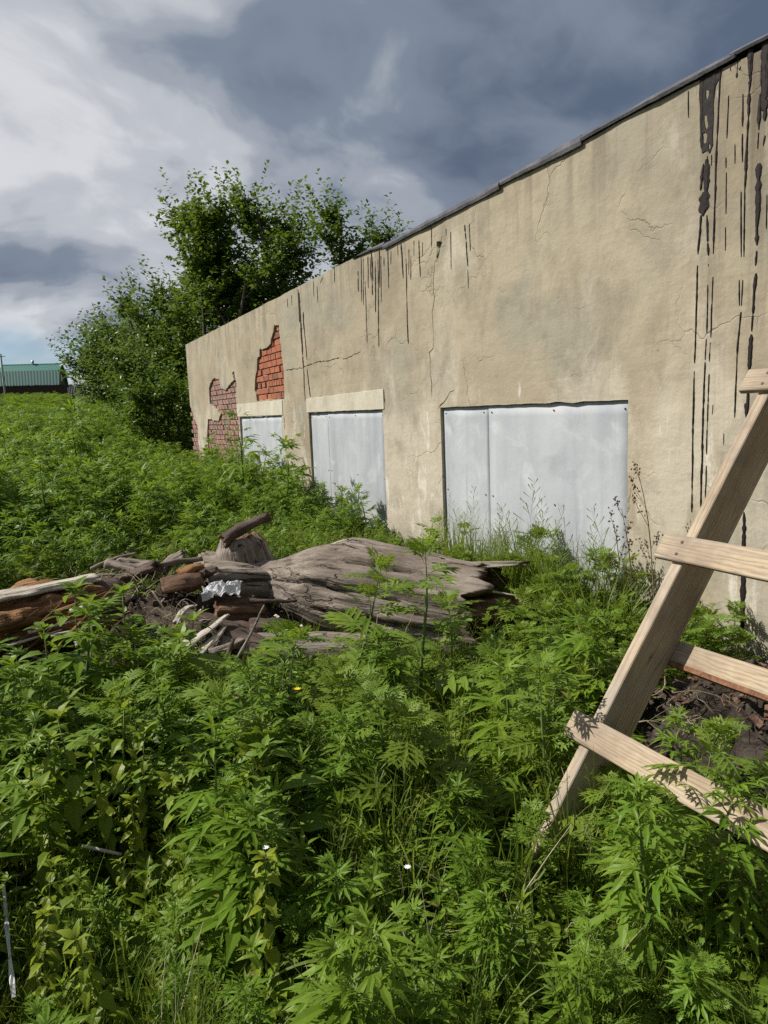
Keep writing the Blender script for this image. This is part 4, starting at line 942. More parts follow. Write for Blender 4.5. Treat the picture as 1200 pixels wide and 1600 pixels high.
    o = wood_piece('dead_stick', (.02, 2.62, .2), (.14, 2.55, .17), .006, .005, 'palewood', 90.0, 6, 6, .2); tag(o, 'short pale stick in low weeds at lower left', 'stick')
build_deadwood()

# ------------------------------------------------------------------ leaves (unit length along +Y, face up)
def blade(n, W, fold=.25, droop=.3, serr=0.0, y0=0.0, ln=1.0, ang=0.0, peak=.45, lift=0.0, curl=0.0):
    """one lance-shaped leaflet: midrib + two margins; returns verts, faces"""
    v = []; f = []
    ca, sa = math.cos(ang), math.sin(ang)
    for i in range(n + 1):
        t = i / n
        w = W * (math.sin(PI * t ** (math.log(.5) / math.log(peak))) ** .85 if 0 < t < 1 else 0.0)
        if serr and 0 < i < n: w *= (1 + serr) if i % 2 else (1 - serr)
        yy = t * ln; zz = lift * t * ln - droop * ln * t * t
        for s in ((0,) if i in (0, n) else (-1, 0, 1)):
            x = s * w; z = zz + abs(s) * w * fold + curl * s * w * t
            yo = yy - (serr * .25 * ln / n if (s and i % 2 == 0) else 0)
            v.append((x * ca + yo * sa, y0 + (-x * sa + yo * ca), z))
    # indices
    def idx(i, s): return 0 if i == 0 else (len(v) - 1 if i == n else 1 + (i - 1) * 3 + (s + 1))
    for i in range(n):
        for s in (-1, 1):
            a, b, c, d = idx(i, 0), idx(i, s), idx(i + 1, s), idx(i + 1, 0)
            q = [a]
            for k in (b, c, d):
                if k not in q: q.append(k)
            if len(q) >= 3: f.append(tuple(q if s > 0 else q[::-1]))
    return v, f
def join(parts):
    V = []; F = []
    for v, f in parts:
        s = len(V); V += v; F += [tuple(i + s for i in q) for q in f]
    return V, F
def petiole(l, w=.006):
    return [(-w, 0, 0), (w, 0, 0), (w, l, 0), (-w, l, 0)], [(0, 1, 2, 3)]

def leaf_hemp(r, k=7, n=5):
    P = [petiole(.26, .008)]; h = (k - 1) / 2
    for i in range(k):
        q = (i - h) / h; ln = (.74 - .42 * abs(q) ** 1.4) * r.uniform(.9, 1.1)
        P.append(blade(n, .062 * (1.1 - .35 * abs(q)), .3, r.uniform(.25, .55), .22, .25, ln, q * 1.75 + r.uniform(-.08, .08), .45, r.uniform(.0, .18)))
    return join(P)
def leaf_lobed(r, n=3, pairs=4):
    P = [petiole(.16, .010), blade(5, .040, .2, .22, .2, .10, .9, 0, .5)]
    for i in range(pairs):
        t = .18 + .62 * i / (pairs - .4); ln = (.52 - .40 * abs(t - .38)) * r.uniform(.85, 1.1); zz = -.22 * .9 * t * t
        for s in (-1, 1):
            a = s * (.95 - .25 * t) + r.uniform(-.1, .1)
            v, f = blade(n + 1, .042 * (1.2 - t * .5), .2, .25, .15, 0, ln, a, .5, .1)
            P.append(([(x, y + .12 + t * .8, z + zz) for x, y, z in v], f))
            # a tooth on the outer side of the larger lobes
            if i < pairs - 1:
                bx, by = math.sin(a) * ln * .45, math.cos(a) * ln * .45
                v, f = blade(2, .035, .2, .2, 0, 0, ln * .45, a + s * .55, .45, .0); P.append(([(x + bx, y + by + .12 + t * .8, z + zz - .03 * ln) for x, y, z in v], f))
                v, f = blade(2, .035, .2, .2, 0, 0, ln * .42, a - s * .6, .45, .0); P.append(([(x + bx, y + by + .12 + t * .8, z + zz - .03 * ln) for x, y, z in v], f))
    return join(P)
def leaf_oval(r, n=6): return join([petiole(.16, .012), blade(n, .25 * r.uniform(.85, 1.1), r.uniform(.15, .4), r.uniform(.2, .55), .10, .14, .86, 0, .36, .1, r.uniform(-.15, .15))])
def leaf_lance(r, n=5): return join([blade(n, .115 * r.uniform(.85, 1.15), r.uniform(.2, .4), r.uniform(.15, .5), .10, 0, 1.0, 0, .42, .1, r.uniform(-.2, .2))])
def leaf_small(r): return join([petiole(.12, .012), blade(3, .24, .25, r.uniform(.1, .5), 0, .1, .9, 0, .42)])
def leaf_feather(r):
    P = [petiole(.9, .008)]
    for i in range(6):
        t = .15 + .8 * i / 6; ln = .34 * (1.1 - t * .7)
        for s in (-1, 1):
            a = s * .95 + r.uniform(-.12, .12); v, f = blade(2, .025, .1, .3, 0, 0, ln, a, .5, .1); P.append(([(x, y + t * .9, z - .12 * t * t) for x, y, z in v], f))
            if i < 4:
                for e in (-.6, .6):
                    v, f = blade(2, .02, .1, .2, 0, 0, ln * .5, a + e, .5, .0); P.append(([(x + math.sin(a) * ln * .45, y + t * .9 + math.cos(a) * ln * .45, z - .12 * t * t) for x, y, z in v], f))
    P.append(blade(2, .03, .1, .2, 0, .88, .16, 0, .5)); return join(P)
LEAVES = {}
def make_leaves():
    r = random.Random(11)
    LEAVES['hemp'] = [leaf_hemp(r, 7) for _ in range(3)] + [leaf_hemp(r, 5) for _ in range(3)]
    LEAVES['hempfar'] = [leaf_hemp(r, 5, 3) for _ in range(4)]
    LEAVES['lobed'] = [leaf_lobed(r) for _ in range(5)]
    LEAVES['oval'] = [leaf_oval(r) for _ in range(5)]
    LEAVES['lance'] = [leaf_lance(r) for _ in range(5)]
    LEAVES['small'] = [leaf_small(r) for _ in range(4)]
    LEAVES['feather'] = [leaf_feather(r) for _ in range(4)]
make_leaves()

def lm(p, az, el, s, roll=0.0):
    return Matrix.Translation(p) @ Matrix.Rotation(az, 4, 'Z') @ Matrix.Rotation(el, 4, 'X') @ Matrix.Rotation(roll, 4, 'Y') @ Matrix.Scale(s, 4)

def stem_path(h, lean, az, n=7, wob=.02, r=None):
    p = []
    for i in range(n + 1):
        t = i / n; d = lean * h * t * t
        p.append(Vector((math.cos(az) * d + wob * h * fnoise(t * 2, az, 1), math.sin(az) * d + wob * h * fnoise(t * 2, az, 5), h * t)))
    return p
def sample(path, t):
    x = t * (len(path) - 1); i = min(int(x), len(path) - 2); return path[i].lerp(path[i + 1], x - i)

def plant(kind, r, h=1.0):
    """returns stems [(pts, radii)] and leaves [(leafkind, variant, matrix)] for a plant of height about h"""
    S = []; L = []
    def rnd(k): return r.randrange(len(LEAVES[k]))
    if kind in ('hemp', 'hempfar'):
        sp = stem_path(h, r.uniform(0, .12), r.uniform(0, 6), wob=.03); S.append((sp, [.008 * h + .003] * 4 + [.005 * h + .002] * 2 + [.003, .0015]))
        nn = 9; a0 = r.uniform(0, 6)
        for i in range(nn):
            t = .22 + .72 * i / (nn - 1); p = sample(sp, t); az = a0 + i * 2.0
            for k in (0, PI):
                s = h * (.30 - .17 * abs(t - .5) * 1.4 - .10 * max(0, t - .75) * 2) * r.uniform(.8, 1.2)
                L.append((kind, rnd(kind), lm(p, az + k + r.uniform(-.35, .35), r.uniform(-.15, .55), s, r.uniform(-.3, .3))))
                if i > 1 and r.random() < .75:        # side shoot
                    q = p + Vector((-math.sin(az + k) * .09, math.cos(az + k) * .09, .11)) * h * r.uniform(.6, 1.1); S.append(([p, q], [.003, .0015]))
                    for j in range(3): L.append((kind, rnd(kind), lm(q, az + k + r.uniform(-1.3, 1.3), r.uniform(.0, .9), s * r.uniform(.4, .62), r.uniform(-.3, .3))))
        for j in range(7): L.append((kind, rnd(kind), lm(sp[-1] - Vector((0, 0, .012 * j * h)), a0 + j * 2.4, r.uniform(.35, 1.15), h * r.uniform(.10, .17), 0)))
    elif kind == 'ragweed':
        sp = stem_path(h, r.uniform(0, .15), r.uniform(0, 6), wob=.03); S.append((sp, [.009 * h + .002] * 3 + [.006 * h + .002] * 3 + [.003, .0015]))
        nn = 9; a0 = r.uniform(0, 6)
        for i in range(nn):
            t = .12 + .84 * i / (nn - 1); p = sample(sp, t); az = a0 + i * 2.4; s = h * (.56 - .37 * t) * r.uniform(.85, 1.2)
            L.append(('lobed', rnd('lobed'), lm(p, az, r.uniform(.0, .6) - .15, s, r.uniform(-.3, .3))))
            L.append(('lobed', rnd('lobed'), lm(p, az + 2.0, r.uniform(.1, .8), s * .72, r.uniform(-.3, .3))))
            if i > 3 and r.random() < .4:
                q = p + Vector((-math.sin(az) * .07, math.cos(az) * .07, .13)) * h; S.append(([p, q], [.003, .0015]))
                for j in range(4): L.append(('lobed', rnd('lobed'), lm(q - Vector((0, 0, .02 * j * h)), az + j * 1.7, r.uniform(.2, 1.0), s * .5, 0)))
        for j in range(7): L.append(('lobed', rnd('lobed'), lm(sp[-1] - Vector((0, 0, .016 * j * h)), a0 + j * 2.4, r.uniform(.7, 1.25), h * r.uniform(.10, .17), 0)))
    elif kind in ('nettle', 'yellowherb'):
        lk = 'oval'; sp = stem_path(h, r.uniform(0, .12), r.uniform(0, 6), wob=.03); S.append((sp, [.007 * h + .002] * 5 + [.003] * 3))
        nn = 8 if kind == 'nettle' else 13; a0 = r.uniform(0, 6)
        for i in range(nn):
            t = .18 + .80 * i / (nn - 1); p = sample(sp, t)
            for k in (0, PI):
                s = h * (.32 - .20 * t ** 2) * r.uniform(.8, 1.15) * (1.0 if kind == 'nettle' else .62)
                L.append((lk, rnd(lk), lm(p, a0 + i * PI / 2 + k + r.uniform(-.3, .3), r.uniform(-.35, .45) if kind == 'nettle' else r.uniform(-.7, .1), s, r.uniform(-.25, .25))))
                if kind == 'nettle' and i > 1 and r.random() < .5:
                    for j in range(2): L.append((lk, rnd(lk), lm(p + Vector((0, 0, .02)), a0 + i * PI / 2 + k + r.uniform(-.8, .8), r.uniform(.3, 1.0), s * .45, 0)))
        for j in range(6): L.append((lk, rnd(lk), lm(sp[-1], a0 + j * 1.6, r.uniform(.4, 1.2), h * r.uniform(.07, .13), 0)))
    elif kind == 'lanceherb':
        sp = stem_path(h, r.uniform(0, .15), r.uniform(0, 6), wob=.03); S.append((sp, [.006 * h + .0015] * 5 + [.0025] * 3))
        a0 = r.uniform(0, 6)
        for i in range(16):
            t = .12 + .86 * i / 15; p = sample(sp, t); s = h * (.30 - .16 * t) * r.uniform(.8, 1.2)
            L.append(('lance', rnd('lance'), lm(p, a0 + i * 2.4, r.uniform(.1, .8), s, r.uniform(-.3, .3))))
            if i % 2: L.append(('lance', rnd('lance'), lm(p, a0 + i * 2.4 + 1.2, r.uniform(.2, .9), s * .7, r.uniform(-.3, .3))))
        for j in range(5): L.append(('lance', rnd('lance'), lm(sp[-1], a0 + j * 1.3, r.uniform(.6, 1.2), h * .14, 0)))
    elif kind == 'lowherb':
        for k in range(5):
            az = r.uniform(0, 6.28); ln = r.uniform(.6, 1.0) * h
            pts = [Vector((math.cos(az) * ln * .65 * t, math.sin(az) * ln * .65 * t, ln * (t - .28 * t * t))) for t in (0, .25, .5, .75, 1)]
            S.append((pts, [.004 * h + .001] * 5))
            for i in range(7):
                t = .2 + .8 * i / 6; p = sample(pts, t)
                for q in (0, PI): L.append(('small', rnd('small'), lm(p, az + i * 1.6 + q + r.uniform(-.4, .4), r.uniform(-.2, .6), h * r.uniform(.16, .30), r.uniform(-.3, .3))))
    elif kind == 'feathery':
        for k in range(3):
            sp = stem_path(h * r.uniform(.7, 1), r.uniform(.1, .35), r.uniform(0, 6), wob=.04); S.append((sp, [.005 * h + .001] * 8))
            for i in range(11):
                t = .2 + .8 * i / 10; p = sample(sp, t); L.append(('feather', rnd('feather'), lm(p, i * 2.4 + k, r.uniform(.0, 1.0), h * (.30 - .15 * t) * r.uniform(.8, 1.2), r.uniform(-.3, .3))))
    return S, L

def grass_tuft(r, h=1.0, nb=16, w=.010, spread=.35, heads=1):
    P = []; D = []
    for i in range(nb):
        az = r.uniform(0, 6.28); ln = h * r.uniform(.5, 1.15); out = spread * r.uniform(.2, 1.3); dr = r.uniform(.0, .6); ww = w * r.uniform(.6, 1.3)
        bx, by = r.gauss(0, .03) * h, r.gauss(0, .03) * h; ca, sa = math.cos(az), math.sin(az); v = []; f = []; n = 6
        for k in range(n + 1):
            t = k / n; d = out * ln * (t ** 1.6) ; z = ln * (t - dr * .55 * t ** 3); q = ww * (1 - t ** 2.2) + .0006
            tw = .8 * t
            v += [(bx + ca * d - sa * q * math.cos(tw), by + sa * d + ca * q * math.cos(tw), z + q * math.sin(tw)), (bx + ca * d + sa * q * math.cos(tw), by + sa * d - ca * q * math.cos(tw), z - q * math.sin(tw))]
        f = [(2 * k, 2 * k + 1, 2 * k + 3, 2 * k + 2) for k in range(n)]
        P.append((v, f))
    for i in range(heads):
        az = r.uniform(0, 6.28); hh = h * r.uniform(1.0, 1.35); pts = [Vector((math.cos(az) * .12 * hh * t * t, math.sin(az) * .12 * hh * t * t, hh * t)) for t in (0, .25, .5, .75, 1)]
        v, f = tube(pts, [.0016, .0015, .0013, .001, .0006], 3, False); D.append((v, f))
        for k in range(14):
            t = .72 + .28 * k / 14; p = sample(pts, t); a = k * 2.4; l = .09 * h * (1.05 - t) * 3 + .012; e = Vector((math.cos(a) * l, math.sin(a) * l, l * 1.1))
            q = p + e; s = .0035
            D.append(([tuple(p), tuple(q + Vector((s, 0, 0))), tuple(q + Vector((0, 0, 2.8 * s))), tuple(q + Vector((-s, 0, 0)))], [(0, 1, 2, 3)]))
    return P, D

def merged(name, stems, leaves, mats, extra=None):
    """one mesh of a whole plant (for the mass of plants nobody could count)"""
    V = []; F = []; MI = []
    for pts, rad in stems:
        v, f = tube(pts, rad if len(rad) == len(pts) else [rad[0]] * len(pts), 4, False, len(V)); V += [tuple(p) for p in v]; F += f; MI += [0] * len(f)
    for k, i, mx in leaves:
        lv, lf = LEAVES[k][i]; s = len(V); A = np.array(mx); P = np.array(lv) @ A[:3, :3].T + A[:3, 3]
        V += [tuple(p) for p in P]; F += [tuple(q + s for q in ff) for ff in lf]; MI += [1] * len(lf)
    me = mesh(name, V, F); 
    for m in mats: me.materials.append(m)
    me.polygons.foreach_set('material_index', MI); return me

PROTO = {}
def proto_collection(key, meshes):
    c = bpy.data.collections.new('proto_' + key)
    for i, me in enumerate(meshes):
        o = bpy.data.objects.new('proto_%s_%02d' % (key, i), me); c.objects.link(o)
    PROTO[key] = (c, len(meshes))
def make_protos():
    for key, kind, mat, n in (('hemp', 'hemp', 'hemp', 4), ('hempfar', 'hempfar', 'hemp', 4), ('ragweed', 'ragweed', 'ragweed', 5), ('nettle', 'nettle', 'nettle', 4), ('lanceherb', 'lanceherb', 'lowherb', 4),
                              ('yellowherb', 'yellowherb', 'yellowherb', 3), ('lowherb', 'lowherb', 'lowherb', 5), ('feathery', 'feathery', 'feathery', 4)):
        ms = []
        for i in range(n):
            r = random.Random(hash((len(kind), i, 77)) & 0xffff); S, L = plant(kind, r, 1.0); ms.append(merged('proto_' + key, S, L, [MAT['stem'], MAT[mat]]))
        proto_collection(key, ms)
    for key, nb, w, sp, hd in (('grass', 18, .008, .40, 2), ('finegrass', 34, .0045, .30, 0), ('tallgrass', 26, .008, .42, 1)):
        ms = []
        for i in range(4):
            r = random.Random(i + nb); P, D = grass_tuft(r, 1.0, nb, w, sp, hd); v, f = join(P); dv, df = join(D) if D else ([], [])
            me = mesh('proto_' + key, v + [tuple(q) for q in dv], f + [tuple(q + len(v) for q in x) for x in df]); me.materials.append(MAT['grass']); me.materials.append(MAT['grass'])
            me.polygons.foreach_set('material_index', [0] * len(f) + [1] * len(df)); ms.append(me)
        proto_collection(key, ms)
    ms = []
    for i in range(4):
        r = random.Random(i + 500); V = []; F = []
        for k in range(3):
            az = r.uniform(0, 6.28); p = stem_path(r.uniform(.6, 1.1), r.uniform(.1, .6), az, 5, .05); v, f = tube(p, [.005, .0045, .004, .003, .0025, .0015], 4, False, len(V)); V += v; F += f
            for b in range(2):
                t = r.uniform(.4, .9); q = sample(p, t); a2 = r.uniform(0, 6.28); v, f = tube([q, q + Vector((math.cos(a2) * .10, math.sin(a2) * .10, .12))], [.0025, .001], 3, False, len(V)); V += v; F += f
        me = mesh('proto_drystem', V, F); me.materials.append(MAT['straw']); ms.append(me)
    proto_collection('drystem', ms)
make_protos()

def scatter(name, key, pts, label, cat):
    """pts: list of (x, y, z, rx, ry, rz, sxy, sz); instanced with geometry nodes: one object of stuff"""
    c, nvar = PROTO[key]; me = bpy.data.meshes.new(name); n = len(pts)
    A = np.array(pts, dtype=np.float32)
    me.vertices.add(n); me.vertices.foreach_set('co', A[:, :3].ravel())
    for nm, typ, data in (('rot', 'FLOAT_VECTOR', A[:, 3:6]), ('scl', 'FLOAT_VECTOR', np.stack([A[:, 6], A[:, 6], A[:, 7]], 1))):
        a = me.attributes.new(nm, typ, 'POINT'); a.data.foreach_set('vector', np.ascontiguousarray(data).ravel())
    a = me.attributes.new('idx', 'INT', 'POINT'); a.data.foreach_set('value', np.random.RandomState(len(name)).randint(0, nvar, n).astype(np.int32))
    o = bpy.data.objects.new(name, me); COL.objects.link(o); tag(o, label, cat, kind='stuff')
    g = bpy.data.node_groups.new('scatter_' + name, 'GeometryNodeTree')
    g.interface.new_socket('Geometry', in_out='INPUT', socket_type='NodeSocketGeometry'); g.interface.new_socket('Geometry', in_out='OUTPUT', socket_type='NodeSocketGeometry')
    N = g.nodes; Lk = g.links
    gi = N.new('NodeGroupInput'); go = N.new('NodeGroupOutput'); ci = N.new('GeometryNodeCollectionInfo'); ci.inputs['Collection'].default_value = c
    ci.inputs['Separate Children'].default_value = True; ci.inputs['Reset Children'].default_value = True
    ip = N.new('GeometryNodeInstanceOnPoints'); ip.inputs['Pick Instance'].default_value = True
    def attr(nm, dt):
        q = N.new('GeometryNodeInputNamedAttribute'); q.data_type = dt; q.inputs['Name'].default_value = nm; return next(s for s in q.outputs if s.name == 'Attribute' and s.enabled)
    er = N.new('FunctionNodeEulerToRotation'); Lk.new(attr('rot', 'FLOAT_VECTOR'), er.inputs[0]); Lk.new(er.outputs[0], ip.inputs['Rotation'])
    Lk.new(attr('scl', 'FLOAT_VECTOR'), ip.inputs['Scale']); Lk.new(attr('idx', 'INT'), ip.inputs['Instance Index'])
    Lk.new(gi.outputs[0], ip.inputs['Points']); Lk.new(ci.outputs[0], ip.inputs['Instance']); Lk.new(ip.outputs[0], go.inputs[0])
    md = o.modifiers.new('scatter', 'NODES'); md.node_group = g
    return o

# where plants cannot stand: (x0, y0, x1, y1, radius)
BLOCK = [(1.6, 5.66, 2.68, 4.26, .33), (2.6, 4.3, 3.4, 4.05, .12), (1.45, 5.65, 1.45, 5.65, .22), (1.78, 5.4, 1.08, 5.5, .18), (.58, 5.28, 1.28, 4.52, .22), (1.0, 4.75, 1.9, 4.35, .18),
         (-.75, 4.65, .35, 4.95, .24), (.3, 5.6, 1.15, 5.35, .25), (2.75, 2.2, 2.9, 2.2, .50), (2.2, 1.6, 2.7, 2.0, .22), (1.25, 2.0, 2.0, 2.0, .06), (-.1, 2.75, .24, 2.76, .13)]
def blocked(x, y, pad=0.0):
    for x0, y0, x1, y1, r in BLOCK:
        dx, dy = x1 - x0, y1 - y0; l = dx * dx + dy * dy; t = 0 if l == 0 else max(0, min(1, ((x - x0) * dx + (y - y0) * dy) / l))
        if (x - x0 - t * dx) ** 2 + (y - y0 - t * dy) ** 2 < (r + pad) ** 2: return True
    return False
def in_view(x, y, m=.16):
    d = Vector((x, y, .4 - CAM_H)); zc = -d.dot(CZ)
    if zc < .3: return False
    if y < 9: m += .30
    return abs(d.dot(CX) / zc) < .5195 + m + .25 / zc and d.dot(CY) / zc > -.6927 - m - .15
def fg_h(x, y):
    """how high the weeds stand in the foreground"""
    h = .34 + .13 * max(0, min(1, (y - 1.3) / 1.3)) + .07 * fbm(x, y, 4.0, 1.3, 2)
    if y > 3.2 and x > .9: h += .05
    if x < .6 and y > 3.0: h += .17 * min(1, (y - 3.0) / .6)
    if .75 < x < 1.9 and 1.25 < y < 2.1: h *= .70
    if 1.0 < x < 3.1 and y > 3.1: h *= 1 - .45 * min(1, (y - 3.1) / .6)
    if x > 1.9 and y < 2.6: h *= .75
    if -.3 < x < .4 and 1.7 < y < 2.65: h *= .62
    if 1.9 < x < 3.1 and 3.2 < y < 4.15: h *= .66
    if .25 < x < 1.3 and 3.5 < y < 5.4: h *= 1 - .55 * min(1, (y - 3.5) / .6)
    if x < .45 and y > 3.85: h *= .5
    return h
def gen(n, x0, x1, y0, y1, hf, seed, jit=.36, lean=.18, pad=0.0, wide=1.0):
    r = random.Random(seed); out = []
    for _ in range(n):
        x = r.uniform(x0, x1); y = r.uniform(y0, y1)
        if x > 3.42 or not in_view(x, y) or blocked(x, y, pad): continue
        h = hf(x, y, r)
        if not h: continue
        h *= r.uniform(1 - jit, 1 + jit); s = h * r.uniform(.85, 1.15) * wide
        out.append((x, y, ground_z(x, y) - .01, r.uniform(-lean, lean), r.uniform(-lean, lean), r.uniform(0, 6.28), s, h))
    return out

def build_thicket():
    def hemp_h(x, y, r):
        if y < 6.0: return 0
        h = .98 + .22 * fbm(x, y, 2.0, .5, 2)
        if x > 1.8: h = .74 - .36 * max(0, min(1, (10.0 - y) / 3.2)) + .10 * fbm(x, y, 2.0, .8, 2)
        elif x > .6: h = .84 - .34 * max(0, min(1, (8.5 - y) / 2.4)) + .12 * fbm(x, y, 2.0, .8, 2)
        elif y < 7.6: return 0 if r.random() < .7 else .8
        return h + (.2 if r.random() < .08 else 0)
    scatter('hemp_thicket', 'hemp', gen(3300, -9, 3.4, 6.0, 15, hemp_h, 1), 'dense hemp plants growing between brush pile and the building', 'hemp plants')
    def far_h(x, y, r): return (.95 + .25 * fbm(x, y, 2.0, .3, 2)) * (.72 if x > 1 and y < 22 else 1) * (1 - .45 * max(0, min(1, (y - 60) / 35)))
    scatter('hemp_field', 'hempfar', gen(3600, -16, 3.4, 15, 40, far_h, 2, wide=1.35) + gen(3200, -34, 12, 40, 112, far_h, 3, wide=2.4), 'bright green hemp field rising to the distant fence', 'hemp field')
    def feath_h(x, y, r):
        if y < 5.75 or (x > .95 and y < 6.2): return 0
        return .62 + .12 * fbm(x, y, 6.0, .8, 2) - .18 * max(0, 6.3 - y)
    scatter('feathery_weeds', 'feathery', gen(900, -3.5, 1.1, 5.6, 8.2, feath_h, 4) + gen(240, .9, 3.3, 5.7, 7.4, lambda x, y, r: .5 if y > 5.9 else 0, 5), 'yellowish feathery weeds at left behind the split log', 'weeds')
    def rag_h(x, y, r):
        if y > 4.9: return 0
        if x < .35 and r.random() < .8: return 0
        if x < .9 and y < 2.2 and r.random() < .7: return 0
        if fbm(x, y, 15.0, 1.9, 2) < 0 and r.random() < .85: return 0
        if -.4 < x < .6 and 1.8 < y < 2.9 and r.random() < .6: return 0
        return fg_h(x, y) * 1.12
    scatter('foreground_hemp', 'hemp', gen(170, -.8, 2.6, 1.2, 4.4, lambda x, y, r: fg_h(x, y) * 1.15, 21, wide=1.3), 'scattered young hemp plants among the foreground weeds', 'hemp plants')
    scatter('yellowish_herbs', 'yellowherb', gen(75, -.5, .75, 1.9, 2.95, lambda x, y, r: .40 if fbm(x, y, 5.0, 2.0, 2) > -.1 else .26, 41), 'bright yellow-green herbs in the lower left', 'herbs')
    scatter('dry_stems', 'drystem', gen(170, -1.2, 3.2, 1.0, 5.6, lambda x, y, r: .40, 22, lean=.55), 'dead straw-coloured stems among the foreground weeds', 'dry stems')
    scatter('lobed_weeds', 'ragweed', gen(350, -.6, 3.4, .9, 4.9, rag_h, 6, lean=.22, wide=1.32), 'thicket of lobed-leaf weeds in front of the big trunk', 'weeds')
    def net_h(x, y, r):
        if y > 4.55 or (x > .75 and r.random() < .88): return 0
        if fbm(x, y, 25.0, 1.9, 2) < 0 and r.random() < .85: return 0
        if y < 2.3: return .26 if r.random() < .4 else 0
        return fg_h(x, y) * 1.05
    scatter('oval_leaf_weeds', 'nettle', gen(620, -1.6, 2.6, 1.3, 4.55, net_h, 7, lean=.2, wide=1.25) + gen(200, -3.2, -1.2, 2.0, 4.5, net_h, 94, lean=.2, wide=1.25), 'oval-leaf weeds in the left foreground', 'weeds')
    def lan_h(x, y, r):
        if y > 4.4 or (fbm(x, y, 35.0, 1.9, 2) < -.02 and r.random() < .85): return 0
        return fg_h(x, y) * .85
    scatter('narrow_leaf_weeds', 'lanceherb', gen(600, -1.2, 2.6, .9, 4.4, lan_h, 8, lean=.22) + gen(260, -3.0, -1.0, .8, 4.4, lan_h, 93, lean=.22), 'narrow-leaf weeds scattered through the foreground', 'weeds')
    def low_h(x, y, r):
        if y > 5.2: return 0
        return .15 + .06 * fbm(x, y, 9.0, 1.4, 2) + (.04 if y < 2.5 else 0)
    scatter('low_herbs', 'lowherb', gen(2300, -1.5, 3.4, .8, 5.2, low_h, 9, lean=.3, wide=1.2) + gen(800, -3.0, -1.0, .6, 5.6, low_h, 91, lean=.3, wide=1.4), 'low small-leaf herbs carpeting the foreground', 'herbs')
    def gr_h(x, y, r):
        if y > 5.6: return 0
        if fbm(x, y, 12.0, 1.1, 2) < -.05 and y > 1.7: return 0
        return .30 + .10 * fbm(x, y, 3.0, 1.1, 2)
    scatter('meadow_grass', 'grass', gen(1300, -1.3, 3.4, .8, 5.6, gr_h, 10, lean=.25) + gen(420, -3.2, -1.0, .6, 5.6, gr_h, 92, lean=.25), 'meadow grass tufts among the foreground weeds', 'grass')
    def fine_h(x, y, r):
        d = y - 1.15 - .55 * max(0, .5 - x)
        return .24 if d < .75 + .2 * fnoise(x * 3, y * 3) else (.20 if r.random() < .2 else 0)
    scatter('fine_grass', 'finegrass', gen(900, -1.0, 2.4, .8, 3.2, fine_h, 11, lean=.3), 'fine dark grass along the bottom foreground', 'grass')
    scatter('seeding_grass', 'tallgrass', gen(70, .7, 2.0, 1.7, 3.3, lambda x, y, r: .46, 31, lean=.2) + gen(40, -.4, .9, 1.3, 2.4, lambda x, y, r: .34, 32, lean=.25), 'seeding grass stalks in the middle of the foreground', 'grass')
    def tall_h(x, y, r):
        if x < 2.95 + .25 * max(0, (y - 4.6)): return 0
        return .66 + .16 * fbm(x, y, 3.0, 2, 2)
    scatter('tall_grass', 'tallgrass', gen(330, 2.7, 3.41, 3.35, 6.1, tall_h, 12, lean=.15), 'tall grass along the wall under the widest boarded window', 'grass')
    scatter('wall_foot_weeds', 'ragweed', gen(150, 2.5, 3.4, 2.3, 5.8, lambda x, y, r: .46 if (y < 3.7 or x < 3.05) else (.36 if r.random() < .35 else .0), 13), 'lobed weeds along the foot of the wall', 'weeds')
build_thicket()

# ------------------------------------------------------------------ single plants
LEAFMESH = {}
def leaf_mesh(k, i, mat):
    key = (k, i, mat)
    if key not in LEAFMESH:
        v, f = LEAVES[k][i]; me = mesh('leaf', v, f); me.materials.append(MAT[mat]); LEAFMESH[key] = me
    return LEAFMESH[key]
def hero(name, kind, mat, x, y, h, label, cat, seed, group=None, thin=1.0, stemmat='stem', lean=None):
    r = random.Random(seed); S, L = plant(kind, r, h)
    E = empty(name, (x, y, ground_z(x, y) - .01), (r.uniform(-.08, .08), r.uniform(-.08, .08), r.uniform(0, 6.28)) if lean is None else lean); tag(E, label, cat, group)
    V = []; F = []
    for pts, rad in S:
        v, f = tube(pts, rad if len(rad) == len(pts) else [rad[0]] * len(pts), 6, True, len(V)); V += v; F += f
    link('stem', mesh('stem', V, F, True), E, MAT[stemmat])
    for k, i, mx in L:
        if thin < 1 and r.random() > thin: continue
        o = bpy.data.objects.new('leaf', leaf_mesh(k, i, mat)); COL.objects.link(o); o.parent = E; o.matrix_basis = mx
    return E

